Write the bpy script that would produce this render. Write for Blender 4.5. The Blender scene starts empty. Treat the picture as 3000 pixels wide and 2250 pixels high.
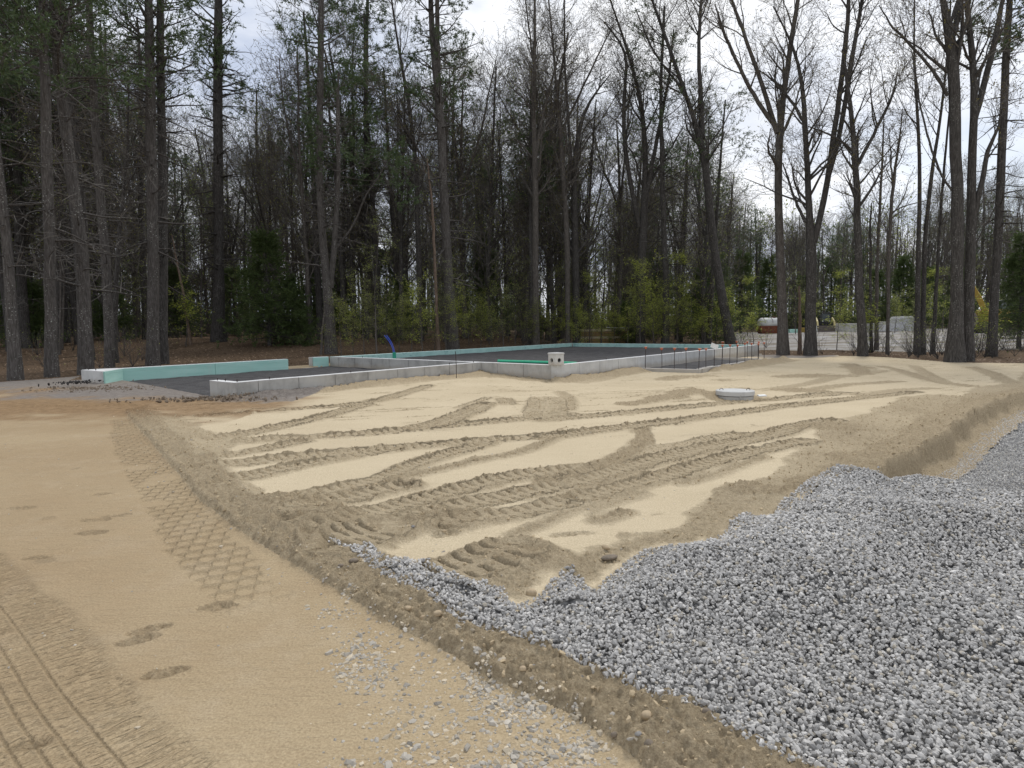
import bpy, bmesh, math, random
import numpy as np
from mathutils import Vector, Matrix
random.seed(7)
rng = np.random.default_rng(7)
scene = bpy.context.scene
COL = scene.collection

# ------------------------------------------------------------------ camera
F, CX, CY = 1900.0, 1500.0, 1125.0          # photograph is 3000 x 2250
CAM_H = 1.5
ROLL = math.atan(0.0124)
PITCH = math.atan((CY - 953.0) * math.cos(ROLL) / F)
FW = np.array([0, math.cos(PITCH), -math.sin(PITCH)])
_r0 = np.array([1.0, 0, 0]); _u0 = np.cross(_r0, FW)
RT = math.cos(ROLL) * _r0 - math.sin(ROLL) * _u0
UP = math.sin(ROLL) * _r0 + math.cos(ROLL) * _u0
cam_data = bpy.data.cameras.new("camera")
cam = bpy.data.objects.new("camera", cam_data); COL.objects.link(cam)
cam_data.sensor_width = 36.0; cam_data.lens = 36.0 * F / 3000.0
cam_data.clip_start = 0.05; cam_data.clip_end = 5000
cam.matrix_world = Matrix(((RT[0], UP[0], -FW[0], 0), (RT[1], UP[1], -FW[1], 0), (RT[2], UP[2], -FW[2], CAM_H), (0, 0, 0, 1)))
scene.camera = cam

# ------------------------------------------------------------------ sky, sun, exposure
SUN_EL, SUN_AZ = math.radians(56), math.radians(24)     # azimuth from +Y (ahead) towards +X
world = bpy.data.worlds.new("World"); scene.world = world; world.use_nodes = True
wt = world.node_tree; wt.nodes.clear()
def wn(t, **kw):
    n = wt.nodes.new(t)
    for k, v in kw.items(): setattr(n, k, v)
    return n
w_out = wn('ShaderNodeOutputWorld'); w_bg = wn('ShaderNodeBackground'); w_bg.inputs['Strength'].default_value = 0.1
w_sky = wn('ShaderNodeTexSky', sky_type='NISHITA', sun_disc=False, sun_elevation=SUN_EL, sun_rotation=SUN_AZ)
w_tc = wn('ShaderNodeTexCoord'); w_map = wn('ShaderNodeMapping'); w_map.inputs['Scale'].default_value = (1.0, 1.0, 2.6)
w_map.inputs['Location'].default_value = (0.35, 0.1, 0.2)
w_n1 = wn('ShaderNodeTexNoise'); w_n1.inputs['Scale'].default_value = 2.6; w_n1.inputs['Detail'].default_value = 7; w_n1.inputs['Roughness'].default_value = 0.58
w_n2 = wn('ShaderNodeTexNoise'); w_n2.inputs['Scale'].default_value = 1.5; w_n2.inputs['Detail'].default_value = 6
w_r1 = wn('ShaderNodeValToRGB')       # cloud brightness
w_r1.color_ramp.elements[0].position = 0.36; w_r1.color_ramp.elements[0].color = (4.8, 5.4, 6.7, 1)
w_r1.color_ramp.elements[1].position = 0.62; w_r1.color_ramp.elements[1].color = (9.1, 9.25, 9.55, 1)
w_r2 = wn('ShaderNodeValToRGB')       # cloud cover
w_r2.color_ramp.elements[0].position = 0.30; w_r2.color_ramp.elements[0].color = (0.55, 0.55, 0.55, 1)
w_r2.color_ramp.elements[1].position = 0.46; w_r2.color_ramp.elements[1].color = (1, 1, 1, 1)
w_mix = wn('ShaderNodeMix', data_type='RGBA')
wl = wt.links
wl.new(w_tc.outputs['Generated'], w_map.inputs['Vector'])
wl.new(w_map.outputs['Vector'], w_n1.inputs['Vector']); wl.new(w_map.outputs['Vector'], w_n2.inputs['Vector'])
wl.new(w_n1.outputs['Fac'], w_r1.inputs['Fac']); wl.new(w_n2.outputs['Fac'], w_r2.inputs['Fac'])
wl.new(w_r2.outputs['Color'], w_mix.inputs[0]); wl.new(w_sky.outputs['Color'], w_mix.inputs[6]); wl.new(w_r1.outputs['Color'], w_mix.inputs[7])
wl.new(w_mix.outputs[2], w_bg.inputs['Color']); wl.new(w_bg.outputs['Background'], w_out.inputs['Surface'])
sun_data = bpy.data.lights.new("sun", 'SUN'); sun_data.energy = 1.5; sun_data.angle = math.radians(10); sun_data.color = (1.0, 0.96, 0.9)
sun = bpy.data.objects.new("sun", sun_data); COL.objects.link(sun)
_sd = Vector((math.sin(SUN_AZ) * math.cos(SUN_EL), math.cos(SUN_AZ) * math.cos(SUN_EL), math.sin(SUN_EL)))
sun.rotation_euler = _sd.to_track_quat('Z', 'Y').to_euler()
vs = scene.view_settings
scene.display_settings.display_device = 'sRGB'
vs.view_transform = 'Standard'; vs.look = 'None'; vs.gamma = 1.0; vs.use_curve_mapping = False; vs.exposure = 0.30
scene.cycles.use_denoising = True
scene.cycles.max_bounces = 8; scene.cycles.diffuse_bounces = 4; scene.cycles.glossy_bounces = 2; scene.cycles.transparent_max_bounces = 4

# ------------------------------------------------------------------ helpers: pixels to directions, noise, distances
def G(x, y, z=0.0):
    d = FW + RT * (x - CX) / F - UP * (y - CY) / F
    t = (z - CAM_H) / d[2]
    return d * t + np.array([0, 0, CAM_H])
def AT(x, y, depth):                       # a point on the pixel's ray, at a depth (metres along +Y)
    d = FW + RT * (x - CX) / F - UP * (y - CY) / F
    return d * (depth / d[1]) + np.array([0, 0, CAM_H])
ZOOM = {1: (0, 1100, 2.4578), 2: (600, 1100, 2.011), 3: (1600, 1050, 1.58), 4: (0, 1600, 2.212), 5: (900, 1500, 2.011), 6: (1900, 1400, 1.952), 0: (0, 0, 1.0)}
def Zp(r, pts, z=0.0):                     # picture crop coordinates -> ground points
    ox, oy, s = ZOOM[r]
    return np.array([G(ox + a / s, oy + b / s, z)[:2] for a, b in pts])
def px_h(x): return 953.0 - 0.0124 * (x - 1500.0)

_NT = np.random.default_rng(3).random((256, 256)).astype(np.float32)
def vnoise(x, y, s=0):
    x = x + s * 17.31; y = y + s * 9.77
    xi = np.floor(x).astype(np.int64); yi = np.floor(y).astype(np.int64)
    fx = (x - xi).astype(np.float32); fy = (y - yi).astype(np.float32)
    fx = fx * fx * (3 - 2 * fx); fy = fy * fy * (3 - 2 * fy)
    a = _NT[xi & 255, yi & 255]; b = _NT[(xi + 1) & 255, yi & 255]; c = _NT[xi & 255, (yi + 1) & 255]; d = _NT[(xi + 1) & 255, (yi + 1) & 255]
    return (a * (1 - fx) + b * fx) * (1 - fy) + (c * (1 - fx) + d * fx) * fy
def fbm(x, y, o=4, s=0, gain=0.5):
    t = np.zeros_like(x, dtype=np.float32); a = 1.0; n = 0.0
    for i in range(o):
        t += a * vnoise(x * 2 ** i, y * 2 ** i, s + i); n += a; a *= gain
    return t / n
def sstep(a, b, v):
    t = np.clip((v - a) / (b - a), 0, 1); return t * t * (3 - 2 * t)
def inpoly(x, y, poly):
    r = np.zeros(x.shape, bool); n = len(poly)
    for i in range(n):
        x1, y1 = poly[i]; x2, y2 = poly[(i + 1) % n]
        if y1 == y2: continue
        c = ((y1 > y) != (y2 > y)) & (x < (x2 - x1) * (y - y1) / (y2 - y1) + x1)
        r ^= c
    return r
def pl_dist(x, y, poly, closed=False):
    """distance to polyline, side sign (+ = left of travel) and arc length"""
    best = np.full(x.shape, 1e9); sg = np.zeros(x.shape); al = np.zeros(x.shape); s0 = 0.0
    n = len(poly)
    for i in range(n if closed else n - 1):
        a = poly[i]; b = poly[(i + 1) % n]; d = b - a; L = math.hypot(*d) + 1e-9; d = d / L
        px, py = x - a[0], y - a[1]
        t = np.clip(px * d[0] + py * d[1], 0, L)
        qx, qy = px - t * d[0], py - t * d[1]
        ds = qx * qx + qy * qy
        m = ds < best
        best = np.where(m, ds, best); sg = np.where(m, np.sign(d[0] * py - d[1] * px), sg); al = np.where(m, s0 + t, al)
        s0 += L
    return np.sqrt(best), sg, al
def smooth_line(p, n=3):
    p = np.asarray(p, float)
    for _ in range(n):
        q = np.empty((2 * len(p), 2)); q[0::2] = p; q[1::2] = p
        r = [p[0]]
        for i in range(len(p) - 1): r += [p[i] * .75 + p[i + 1] * .25, p[i] * .25 + p[i + 1] * .75]
        r.append(p[-1]); p = np.array(r)
        if len(p) > 60: break
    return p

# ------------------------------------------------------------------ helpers: meshes, things, parts
def mk(name, V, quads=None, tris=None, mats=(), qm=None, tm=None, smooth=False):
    me = bpy.data.meshes.new(name)
    V = np.asarray(V, np.float32).reshape(-1, 3)
    quads = np.zeros((0, 4), np.int32) if quads is None or len(quads) == 0 else np.asarray(quads, np.int32)
    tris = np.zeros((0, 3), np.int32) if tris is None or len(tris) == 0 else np.asarray(tris, np.int32)
    nq, nt = len(quads), len(tris)
    me.vertices.add(len(V)); me.vertices.foreach_set('co', V.ravel())
    me.loops.add(nq * 4 + nt * 3)
    me.loops.foreach_set('vertex_index', np.concatenate([quads.ravel(), tris.ravel()]).astype(np.int32))
    me.polygons.add(nq + nt)
    ls = np.concatenate([np.arange(nq) * 4, nq * 4 + np.arange(nt) * 3]).astype(np.int32)
    me.polygons.foreach_set('loop_start', ls)
    for m in mats: me.materials.append(m)
    mi = np.zeros(nq + nt, np.int32)
    if qm is not None: mi[:nq] = qm
    if tm is not None: mi[nq:] = tm
    me.polygons.foreach_set('material_index', mi)
    me.polygons.foreach_set('use_smooth', np.full(nq + nt, smooth))
    me.update(calc_edges=True)
    return me
def fattr(me, name, vals):
    a = me.attributes.new(name, 'FLOAT', 'POINT'); a.data.foreach_set('value', np.asarray(vals, np.float32))
def link(o): COL.objects.link(o); return o
def thing(name, label, cat, loc=(0, 0, 0), rotz=0.0, group=None):
    o = link(bpy.data.objects.new(name, None)); o.empty_display_size = 0.3
    o.location = loc; o.rotation_euler = (0, 0, rotz); o['label'] = label; o['category'] = cat
    if group: o['group'] = group
    return o
def part(name, me, parent, label=None):
    o = link(bpy.data.objects.new(name, me)); o.parent = parent
    if label: o['label'] = label
    return o
def single(name, me, label, cat, loc=(0, 0, 0), rotz=0.0, group=None):
    o = link(bpy.data.objects.new(name, me)); o.location = loc; o.rotation_euler = (0, 0, rotz)
    o['label'] = label; o['category'] = cat
    if group: o['group'] = group
    return o
def struct(name, me, kind='structure', label=None):
    o = link(bpy.data.objects.new(name, me)); o['kind'] = kind
    if label: o['label'] = label
    return o

class MB:
    """collects small solids into one mesh"""
    def __init__(self): self.v = []; self.f = []; self.m = []; self.n = 0
    def add(self, V, Fc, m=0):
        self.v += [tuple(map(float, p)) for p in V]; self.f += [tuple(i + self.n for i in f) for f in Fc]; self.m += [m] * len(Fc); self.n += len(V)
    def prism(self, poly, z0, z1, m=0, ch=0.0):
        poly = [np.array(p[:2], float) for p in poly]; n = len(poly)
        A = sum(poly[i][0] * poly[(i + 1) % n][1] - poly[(i + 1) % n][0] * poly[i][1] for i in range(n))
        if A < 0: poly = poly[::-1]
        c = sum(poly) / n
        rings = [[(p[0], p[1], z0) for p in poly]]
        if ch:
            rings.append([(p[0], p[1], z1 - ch) for p in poly])
            ins = []
            for i in range(n):
                a, b, d = poly[i - 1], poly[i], poly[(i + 1) % n]
                e1 = (b - a) / np.linalg.norm(b - a); e2 = (d - b) / np.linalg.norm(d - b)
                n1 = np.array([-e1[1], e1[0]]); n2 = np.array([-e2[1], e2[0]]); k = (n1 + n2); k = k / max(0.3, 1 + n1 @ n2)
                ins.append(b + k * ch)
            rings.append([(p[0], p[1], z1) for p in ins])
        else: rings.append([(p[0], p[1], z1) for p in poly])
        V = [p for r in rings for p in r]; Fc = []
        for k in range(len(rings) - 1):
            for i in range(n): Fc.append((k * n + i, k * n + (i + 1) % n, (k + 1) * n + (i + 1) % n, (k + 1) * n + i))
        Fc.append(tuple(range((len(rings) - 1) * n, len(rings) * n))); Fc.append(tuple(range(n - 1, -1, -1)))
        self.add(V, Fc, m)
    def box(self, c, s, rz=0.0, m=0, ch=0.0, tilt=None):
        hx, hy = s[0] / 2, s[1] / 2; C_, S_ = math.cos(rz), math.sin(rz)
        P = [(-hx, -hy), (hx, -hy), (hx, hy), (-hx, hy)]
        k = len(self.v)
        self.prism([(c[0] + C_ * a - S_ * b, c[1] + S_ * a + C_ * b) for a, b in P], c[2] - s[2] / 2, c[2] + s[2] / 2, m, ch)
        if tilt is not None:
            for i in range(k, len(self.v)):
                q = tilt @ (Vector(self.v[i]) - Vector(c)) + Vector(c); self.v[i] = tuple(q)
    def tube(self, pts, rad, sides=8, m=0, cap=True):
        pts = [np.array(p, float) for p in pts]; n = len(pts)
        if np.isscalar(rad): rad = [rad] * n
        V = []
        for i, p in enumerate(pts):
            t = pts[min(i + 1, n - 1)] - pts[max(i - 1, 0)]; t = t / (np.linalg.norm(t) + 1e-9)
            r = np.array([0, 0, 1.0]) if abs(t[2]) < .9 else np.array([1.0, 0, 0])
            a = np.cross(r, t); a /= np.linalg.norm(a); b = np.cross(t, a)
            for k in range(sides):
                w = 2 * math.pi * k / sides; V.append(p + rad[i] * (math.cos(w) * a + math.sin(w) * b))
        Fc = [(i * sides + k, i * sides + (k + 1) % sides, (i + 1) * sides + (k + 1) % sides, (i + 1) * sides + k) for i in range(n - 1) for k in range(sides)]
        if cap: Fc += [tuple(range(sides - 1, -1, -1)), tuple(range((n - 1) * sides, n * sides))]
        self.add(V, Fc, m)
    def lathe(self, c, prof, sides=24, m=0):
        V = [(c[0] + r * math.cos(2 * math.pi * k / sides), c[1] + r * math.sin(2 * math.pi * k / sides), c[2] + z) for r, z in prof for k in range(sides)]
        n = len(prof)
        Fc = [(i * sides + k, i * sides + (k + 1) % sides, (i + 1) * sides + (k + 1) % sides, (i + 1) * sides + k) for i in range(n - 1) for k in range(sides)]
        Fc += [tuple(range(sides - 1, -1, -1)), tuple(range((n - 1) * sides, n * sides))]
        self.add(V, Fc, m)
    def mesh(self, name, mats, smooth=False, angle=None):
        me = bpy.data.meshes.new(name); me.from_pydata(self.v, [], self.f)
        for m in (mats if isinstance(mats, (list, tuple)) else [mats]): me.materials.append(m)
        me.polygons.foreach_set('material_index', np.array(self.m, np.int32))
        me.polygons.foreach_set('use_smooth', np.full(len(self.f), bool(smooth or angle)))
        if angle: me.set_sharp_from_angle(angle=math.radians(angle))
        me.update(); return me

# ------------------------------------------------------------------ materials
class M_:
    def __init__(s, name, rough=0.9, spec=0.2):
        s.m = bpy.data.materials.new(name); s.m.use_nodes = True; s.t = s.m.node_tree; s.n = s.t.nodes; s.l = s.t.links
        s.b = s.n['Principled BSDF']; s.b.inputs['Roughness'].default_value = rough; s.b.inputs['Specular IOR Level'].default_value = spec
        s.co = None
    def nd(s, t, **kw):
        n = s.n.new(t)
        for k, v in kw.items():
            if k in n.inputs: n.inputs[k].default_value = v
            else: setattr(n, k, v)
        return n
    def coord(s, kind='Object', scale=(1, 1, 1)):
        tc = s.nd('ShaderNodeTexCoord'); mp = s.nd('ShaderNodeMapping', Scale=scale); s.l.new(tc.outputs[kind], mp.inputs['Vector']); return mp.outputs['Vector']
    def noise(s, vec, scale, detail=5, rough=0.55, dist=0.0):
        n = s.nd('ShaderNodeTexNoise', Scale=scale, Detail=detail, Roughness=rough, Distortion=dist); s.l.new(vec, n.inputs['Vector']); return n.outputs['Fac']
    def vor(s, vec, scale, feature='F1'):
        n = s.nd('ShaderNodeTexVoronoi', feature=feature, Scale=scale); s.l.new(vec, n.inputs['Vector']); return n
    def ramp(s, fac, stops):
        n = s.nd('ShaderNodeValToRGB'); cr = n.color_ramp
        while len(cr.elements) < len(stops): cr.elements.new(0.5)
        for e, (p, c) in zip(cr.elements, stops): e.position = p; e.color = (*c, 1) if len(c) == 3 else c
        s.l.new(fac, n.inputs['Fac']); return n.outputs['Color']
    def mix(s, fac, a, b, mode='MIX'):
        n = s.nd('ShaderNodeMix', data_type='RGBA', blend_type=mode)
        for sock, v in ((n.inputs[0], fac), (n.inputs[6], a), (n.inputs[7], b)):
            if isinstance(v, (int, float)): sock.default_value = v
            elif isinstance(v, tuple): sock.default_value = (*v, 1)
            else: s.l.new(v, sock)
        return n.outputs[2]
    def math(s, op, a, b=0.0):
        n = s.nd('ShaderNodeMath', operation=op)
        for i, v in enumerate((a, b)):
            if isinstance(v, (int, float)): n.inputs[i].default_value = v
            else: s.l.new(v, n.inputs[i])
        return n.outputs[0]
    def attr(s, name, typ='GEOMETRY'):
        n = s.nd('ShaderNodeAttribute', attribute_name=name, attribute_type=typ); return n.outputs['Fac']
    def col(s, c):
        if isinstance(c, tuple): s.b.inputs['Base Color'].default_value = (*c, 1)
        else: s.l.new(c, s.b.inputs['Base Color'])
    def bump(s, h, strength=0.5, dist=0.02):
        n = s.nd('ShaderNodeBump', Strength=strength, Distance=dist); s.l.new(h, n.inputs['Height']); s.l.new(n.outputs['Normal'], s.b.inputs['Normal'])
def plain(name, c, rough=0.7, var=0.25, scale=12, spec=0.3, metal=0.0, bump=0.0):
    s = M_(name, rough, spec); v = s.coord(); n = s.noise(v, scale, 6, 0.6)
    s.col(s.ramp(n, [(0.3, tuple(x * (1 - var) for x in c)), (0.7, tuple(min(1, x * (1 + var)) for x in c))]))
    s.b.inputs['Metallic'].default_value = metal
    if bump: s.bump(s.noise(v, scale * 4, 5), bump, 0.01)
    return s.m

def sand_material():
    s = M_('sand', 0.95, 0.1); v = s.coord()
    d = s.attr('disturb_shade'); br = s.attr('brown'); gr = s.attr('grey'); dw = s.attr('drive')
    n0 = s.noise(v, 0.55, 5); n1 = s.noise(v, 7, 6, 0.65); n2 = s.noise(v, 90, 3, 0.7); n3 = s.noise(v, 42, 6, 0.75)
    dry = s.ramp(n0, [(0.3, (0.585, 0.49, 0.335)), (0.7, (0.665, 0.565, 0.395))])
    damp = s.ramp(s.noise(v, 24, 7, 0.75), [(0.26, (0.345, 0.275, 0.175)), (0.5, (0.475, 0.385, 0.255)), (0.74, (0.62, 0.515, 0.35))])  # damp turned sand; tread grooves also borrow this tone for their shade
    drv = s.ramp(n0, [(0.32, (0.44, 0.345, 0.215)), (0.68, (0.52, 0.42, 0.27))])
    drv = s.mix(s.math('MULTIPLY', s.ramp(n1, [(0.45, (0, 0, 0)), (0.75, (1, 1, 1))]), 0.30), drv, (0.37, 0.28, 0.175))
    drv = s.mix(s.math('MULTIPLY', s.ramp(s.noise(v, 2.1, 7, 0.7), [(0.5, (0, 0, 0)), (0.7, (1, 1, 1))]), 0.35), drv, (0.60, 0.51, 0.37))
    vd = s.coord('Object', (1.0, 9.0, 1.0)); dr = s.noise(vd, 2.2, 6, 0.7)
    dry = s.mix(s.math('MULTIPLY', s.ramp(dr, [(0.54, (0, 0, 0)), (0.66, (1, 1, 1))]), 0.30), dry, (0.45, 0.37, 0.25))
    c = s.mix(dw, dry, drv)
    vr = s.coord('Object', (3.4, 17.0, 1.0)); rip = s.math('MULTIPLY', s.ramp(s.noise(vr, 1.6, 4, 0.6, 0.4), [(0.44, (0, 0, 0)), (0.60, (1, 1, 1))]), dw)
    c = s.mix(s.math('MULTIPLY', rip, 0.05), c, (0.36, 0.27, 0.165))
    # crumbled, uneven margin between dry and freshly turned sand
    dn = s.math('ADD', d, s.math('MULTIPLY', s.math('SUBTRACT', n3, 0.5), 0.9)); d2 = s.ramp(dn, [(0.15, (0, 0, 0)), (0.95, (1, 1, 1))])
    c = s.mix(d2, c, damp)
    # cleat bars, lugs and tyre ribs from the track coordinates
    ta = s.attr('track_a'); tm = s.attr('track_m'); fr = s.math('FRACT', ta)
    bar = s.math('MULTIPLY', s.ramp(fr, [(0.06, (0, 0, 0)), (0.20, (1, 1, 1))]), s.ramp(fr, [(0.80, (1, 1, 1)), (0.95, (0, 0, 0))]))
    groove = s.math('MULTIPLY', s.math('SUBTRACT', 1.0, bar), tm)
    hx = s.attr('hex_x'); hy = s.attr('hex_y'); hm = s.attr('hex_m')
    j = s.math('ROUND', hy); ox = s.math('SUBTRACT', hx, s.math('MULTIPLY', s.math('MODULO', s.math('ABSOLUTE', j), 2.0), 0.5)); fx = s.math('ABSOLUTE', s.math('SUBTRACT', ox, s.math('ROUND', ox))); fy = s.math('ABSOLUTE', s.math('SUBTRACT', hy, j))
    cell = s.math('MAXIMUM', s.math('ADD', s.math('MULTIPLY', fx, 0.84), s.math('MULTIPLY', fy, 0.50)), s.math('MULTIPLY', fy, 1.12))
    ridge = s.math('MULTIPLY', s.ramp(cell, [(0.40, (0, 0, 0)), (0.50, (1, 1, 1))]), hm)
    ra = s.attr('rut_a'); rl = s.attr('rut_l'); rm = s.attr('rut_m')
    cv = s.nd('ShaderNodeCombineXYZ'); s.l.new(s.math('MULTIPLY', ra, 46.0), cv.inputs[0]); s.l.new(s.math('MULTIPLY', rl, 9.0), cv.inputs[1]); rn = s.noise(cv.outputs[0], 1.0, 2, 0.5, 0.6)
    rib = s.math('MULTIPLY', s.ramp(rn, [(0.42, (0, 0, 0)), (0.56, (1, 1, 1))]), rm)
    c = s.mix(s.math('MULTIPLY', groove, 0.40), c, (0.27, 0.215, 0.135))  # shade in the cleat grooves painted into the sand colour
    c = s.mix(s.math('MULTIPLY', s.math('MULTIPLY', s.math('SUBTRACT', 1.0, rib), rm), 0.13), c, (0.34, 0.25, 0.155))  # gaps between tyre ribs darkened, their shade put into the colour
    c = s.mix(br, c, s.ramp(n1, [(0.3, (0.20, 0.125, 0.065)), (0.7, (0.35, 0.235, 0.13))]))
    c = s.mix(gr, c, s.ramp(n1, [(0.3, (0.17, 0.155, 0.145)), (0.7, (0.30, 0.28, 0.26))]))
    c = s.mix(s.ramp(n2, [(0.35, (1, 1, 1)), (0.65, (0, 0, 0))]), c, s.mix(1.0, c, (0.72, 0.70, 0.68), 'MULTIPLY'))
    s.col(c)
    h = s.math('ADD', s.math('MULTIPLY', n2, 0.35), s.math('MULTIPLY', s.noise(v, 34, 6, 0.75), s.math('ADD', s.math('MULTIPLY', d2, 2.2), 0.3)))
    h = s.math('ADD', h, s.math('MULTIPLY', rip, -0.22)); h = s.math('ADD', h, s.math('MULTIPLY', groove, -3.2)); h = s.math('ADD', h, s.math('MULTIPLY', ridge, 1.5)); h = s.math('ADD', h, s.math('MULTIPLY', rib, 0.8))
    s.bump(h, 0.9, 0.016)
    return s.m
def gravel_material(name, c0, c1, scale, inst=True):
    s = M_(name, 0.85, 0.25); v = s.coord()
    n = s.noise(v, scale, 4)
    base = s.ramp(n, [(0.3, c0), (0.7, c1)])
    if inst:
        k = s.nd('ShaderNodeAttribute', attribute_name='tint', attribute_type='INSTANCER')
        base = s.mix(1.0, base, k.outputs['Color'], 'MULTIPLY')
    else:
        w = s.vor(v, 38); base = s.mix(1.0, base, s.ramp(w.outputs['Distance'], [(0.0, (1.15, 1.15, 1.15)), (0.8, (0.35, 0.35, 0.35))]), 'MULTIPLY')
        s.bump(w.outputs['Distance'], -0.8, 0.02)
    s.col(base); return s.m
def bark_material(name, c0, c1, lichen=0.5, vs=(9, 9, 1.3)):
    s = M_(name, 0.95, 0.1); v = s.coord('Object', vs); v1 = s.coord()
    n = s.noise(v, 3.0, 8, 0.7, 0.3); n2 = s.noise(v1, 0.9, 4)
    c = s.ramp(n, [(0.28, tuple(x * 0.45 for x in c0)), (0.48, c0), (0.72, c1)])
    w = s.vor(v1, 14); l = s.ramp(w.outputs['Distance'], [(0.16, (1, 1, 1)), (0.30, (0, 0, 0))])
    l = s.math('MULTIPLY', s.math('MULTIPLY', l, s.ramp(s.noise(v1, 1.6, 4), [(0.45, (0, 0, 0)), (0.62, (1, 1, 1))])), lichen)
    c = s.mix(l, c, (0.36, 0.365, 0.33))
    c = s.mix(s.math('MULTIPLY', s.ramp(n2, [(0.5, (0, 0, 0)), (0.7, (1, 1, 1))]), 0.3), c, tuple(x * 0.6 for x in c0))
    s.col(c); s.bump(n, 0.9, 0.03); return s.m
def leaf_material(name, c0, c1, sub=0.0):
    s = M_(name, 0.6, 0.25); oi = s.nd('ShaderNodeNewGeometry')
    c = s.ramp(oi.outputs['Random Per Island'], [(0.0, c0), (1.0, c1)]); s.col(c)
    if sub:
        tr = s.nd('ShaderNodeBsdfTranslucent'); s.l.new(c, tr.inputs['Color']); mx = s.nd('ShaderNodeMixShader'); mx.inputs[0].default_value = sub
        out = s.n['Material Output']; s.l.new(s.b.outputs[0], mx.inputs[1]); s.l.new(tr.outputs[0], mx.inputs[2]); s.l.new(mx.outputs[0], out.inputs['Surface'])
    return s.m
def concrete_material(name, c, stain=0.42):
    s = M_(name, 0.88, 0.2); v = s.coord()
    n = s.noise(v, 1.7, 7, 0.62); n2 = s.noise(v, 26, 4, 0.6); vz = s.coord('Object', (3.5, 3.5, 0.7)); n3 = s.noise(vz, 1.4, 5, 0.6)
    base = s.ramp(n, [(0.28, tuple(x * (1 - stain) for x in c)), (0.5, c), (0.75, tuple(min(0.8, x * 1.14) for x in c))])
    base = s.mix(s.math('MULTIPLY', s.ramp(n3, [(0.55, (0, 0, 0)), (0.72, (1, 1, 1))]), 0.45), base, tuple(x * 0.55 for x in c))
    base = s.mix(s.math('MULTIPLY', n2, 0.25), base, tuple(x * 0.8 for x in c))
    sp = s.nd('ShaderNodeSeparateXYZ'); s.l.new(v, sp.inputs[0])       # soil splashed on the foot of the wall
    f = s.math('ADD', sp.outputs['Z'], s.math('MULTIPLY', s.math('SUBTRACT', s.noise(v, 5, 5, 0.65), 0.5), 0.30))
    base = s.mix(s.math('MULTIPLY', s.ramp(f, [(0.0, (1, 1, 1)), (0.14, (0, 0, 0))]), 0.5), base, (0.34, 0.275, 0.19))
    s.col(base); s.bump(n2, 0.25, 0.004); return s.m
MAT = {}
MAT['sand'] = sand_material()
MAT['stone'] = gravel_material('crushed_stone', (0.36, 0.348, 0.328), (0.53, 0.514, 0.487), 30)
MAT['stone_bed'] = gravel_material('stone_bed', (0.15, 0.148, 0.145), (0.30, 0.297, 0.29), 4, inst=False)
MAT['chip'] = gravel_material('dusty_chip', (0.40, 0.375, 0.33), (0.56, 0.53, 0.48), 30)
MAT['fill'] = gravel_material('dark_fill', (0.062, 0.060, 0.062), (0.135, 0.13, 0.13), 3, inst=False)
MAT['concrete'] = concrete_material('concrete', (0.44, 0.43, 0.40))
MAT['concrete_pale'] = concrete_material('pale_concrete', (0.55, 0.55, 0.53), 0.2)
MAT['concrete_top'] = concrete_material('lit_top_concrete', (0.68, 0.68, 0.67), 0.12)  # wall tops and sill: light from above put into a paler colour
MAT['pine_bark'] = bark_material('pine_bark', (0.085, 0.077, 0.070), (0.175, 0.162, 0.15), 1.0)
MAT['dark_bark'] = bark_material('dark_bark', (0.064, 0.059, 0.054), (0.138, 0.129, 0.12), 0.6)
MAT['grey_bark'] = bark_material('grey_bark', (0.095, 0.084, 0.074), (0.19, 0.172, 0.152), 0.6)
MAT['pale_wood'] = bark_material('pale_dead_wood', (0.17, 0.125, 0.095), (0.30, 0.235, 0.185), 0.0)
MAT['twig'] = plain('twig', (0.130, 0.118, 0.104), 0.95, 0.3, 3)
MAT['bud'] = leaf_material('bud_leaf', (0.16, 0.12, 0.045), (0.22, 0.21, 0.06), 0.3)
MAT['needle'] = leaf_material('pine_needle', (0.055, 0.088, 0.038), (0.12, 0.165, 0.07), 0.2)
MAT['hemlock'] = leaf_material('hemlock_needle', (0.055, 0.085, 0.028), (0.125, 0.17, 0.055), 0.25)
MAT['beech'] = leaf_material('beech_leaf', (0.28, 0.34, 0.05), (0.50, 0.54, 0.10), 0.5)
MAT['dull_leaf'] = leaf_material('young_leaf', (0.20, 0.245, 0.055), (0.37, 0.41, 0.105), 0.45)
# ------------------------------------------------------------------ layout of the foundation (plan points)
ZT = 0.35                       # top of the tall walls
ZP = -0.02                      # top of the low porch wall
def gt(x, y, z=ZT): return G(x, y, z)[:2]
C_ = gt(1632, 1069.5); RR = gt(2222.9, 1010); BR = gt(1673, 1005); HX = gt(966, 1044.8)
EC = gt(1406.4, 1061.5); BC = gt(686, 1120.8); B0 = gt(613.5, 1114.2)
G0 = gt(237.2, 1083.7); G1 = gt(299.6, 1088.4); G2 = gt(355.6, 1079.3); G3 = gt(844.2, 1051.7); H0 = gt(913.3, 1047.3)
DA = (RR - C_) / np.linalg.norm(RR - C_)                 # along the house
DP = np.array([-DA[1], DA[0]])                           # to the back, left
EC = C_ + (HX - C_) * (np.dot(EC - C_, HX - C_) / np.dot(HX - C_, HX - C_))
P0 = C_ + DA * 5.06
P1 = gt(2049.9, 1081.5, ZP); P2 = gt(2254.9, 1050.2, ZP)
Q0 = C_ + DA * 12.3; Q1 = gt(2220.7, 1050.2, ZP)
MAIN = [C_, RR, BR, HX]
GAR = [BC, EC, HX, G3, G2, G1, G0, B0]
PORCH = [P0, P1, P2, Q0]
foundation_polys = [MAIN, [BC, EC, HX, G2, B0], PORCH]

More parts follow.
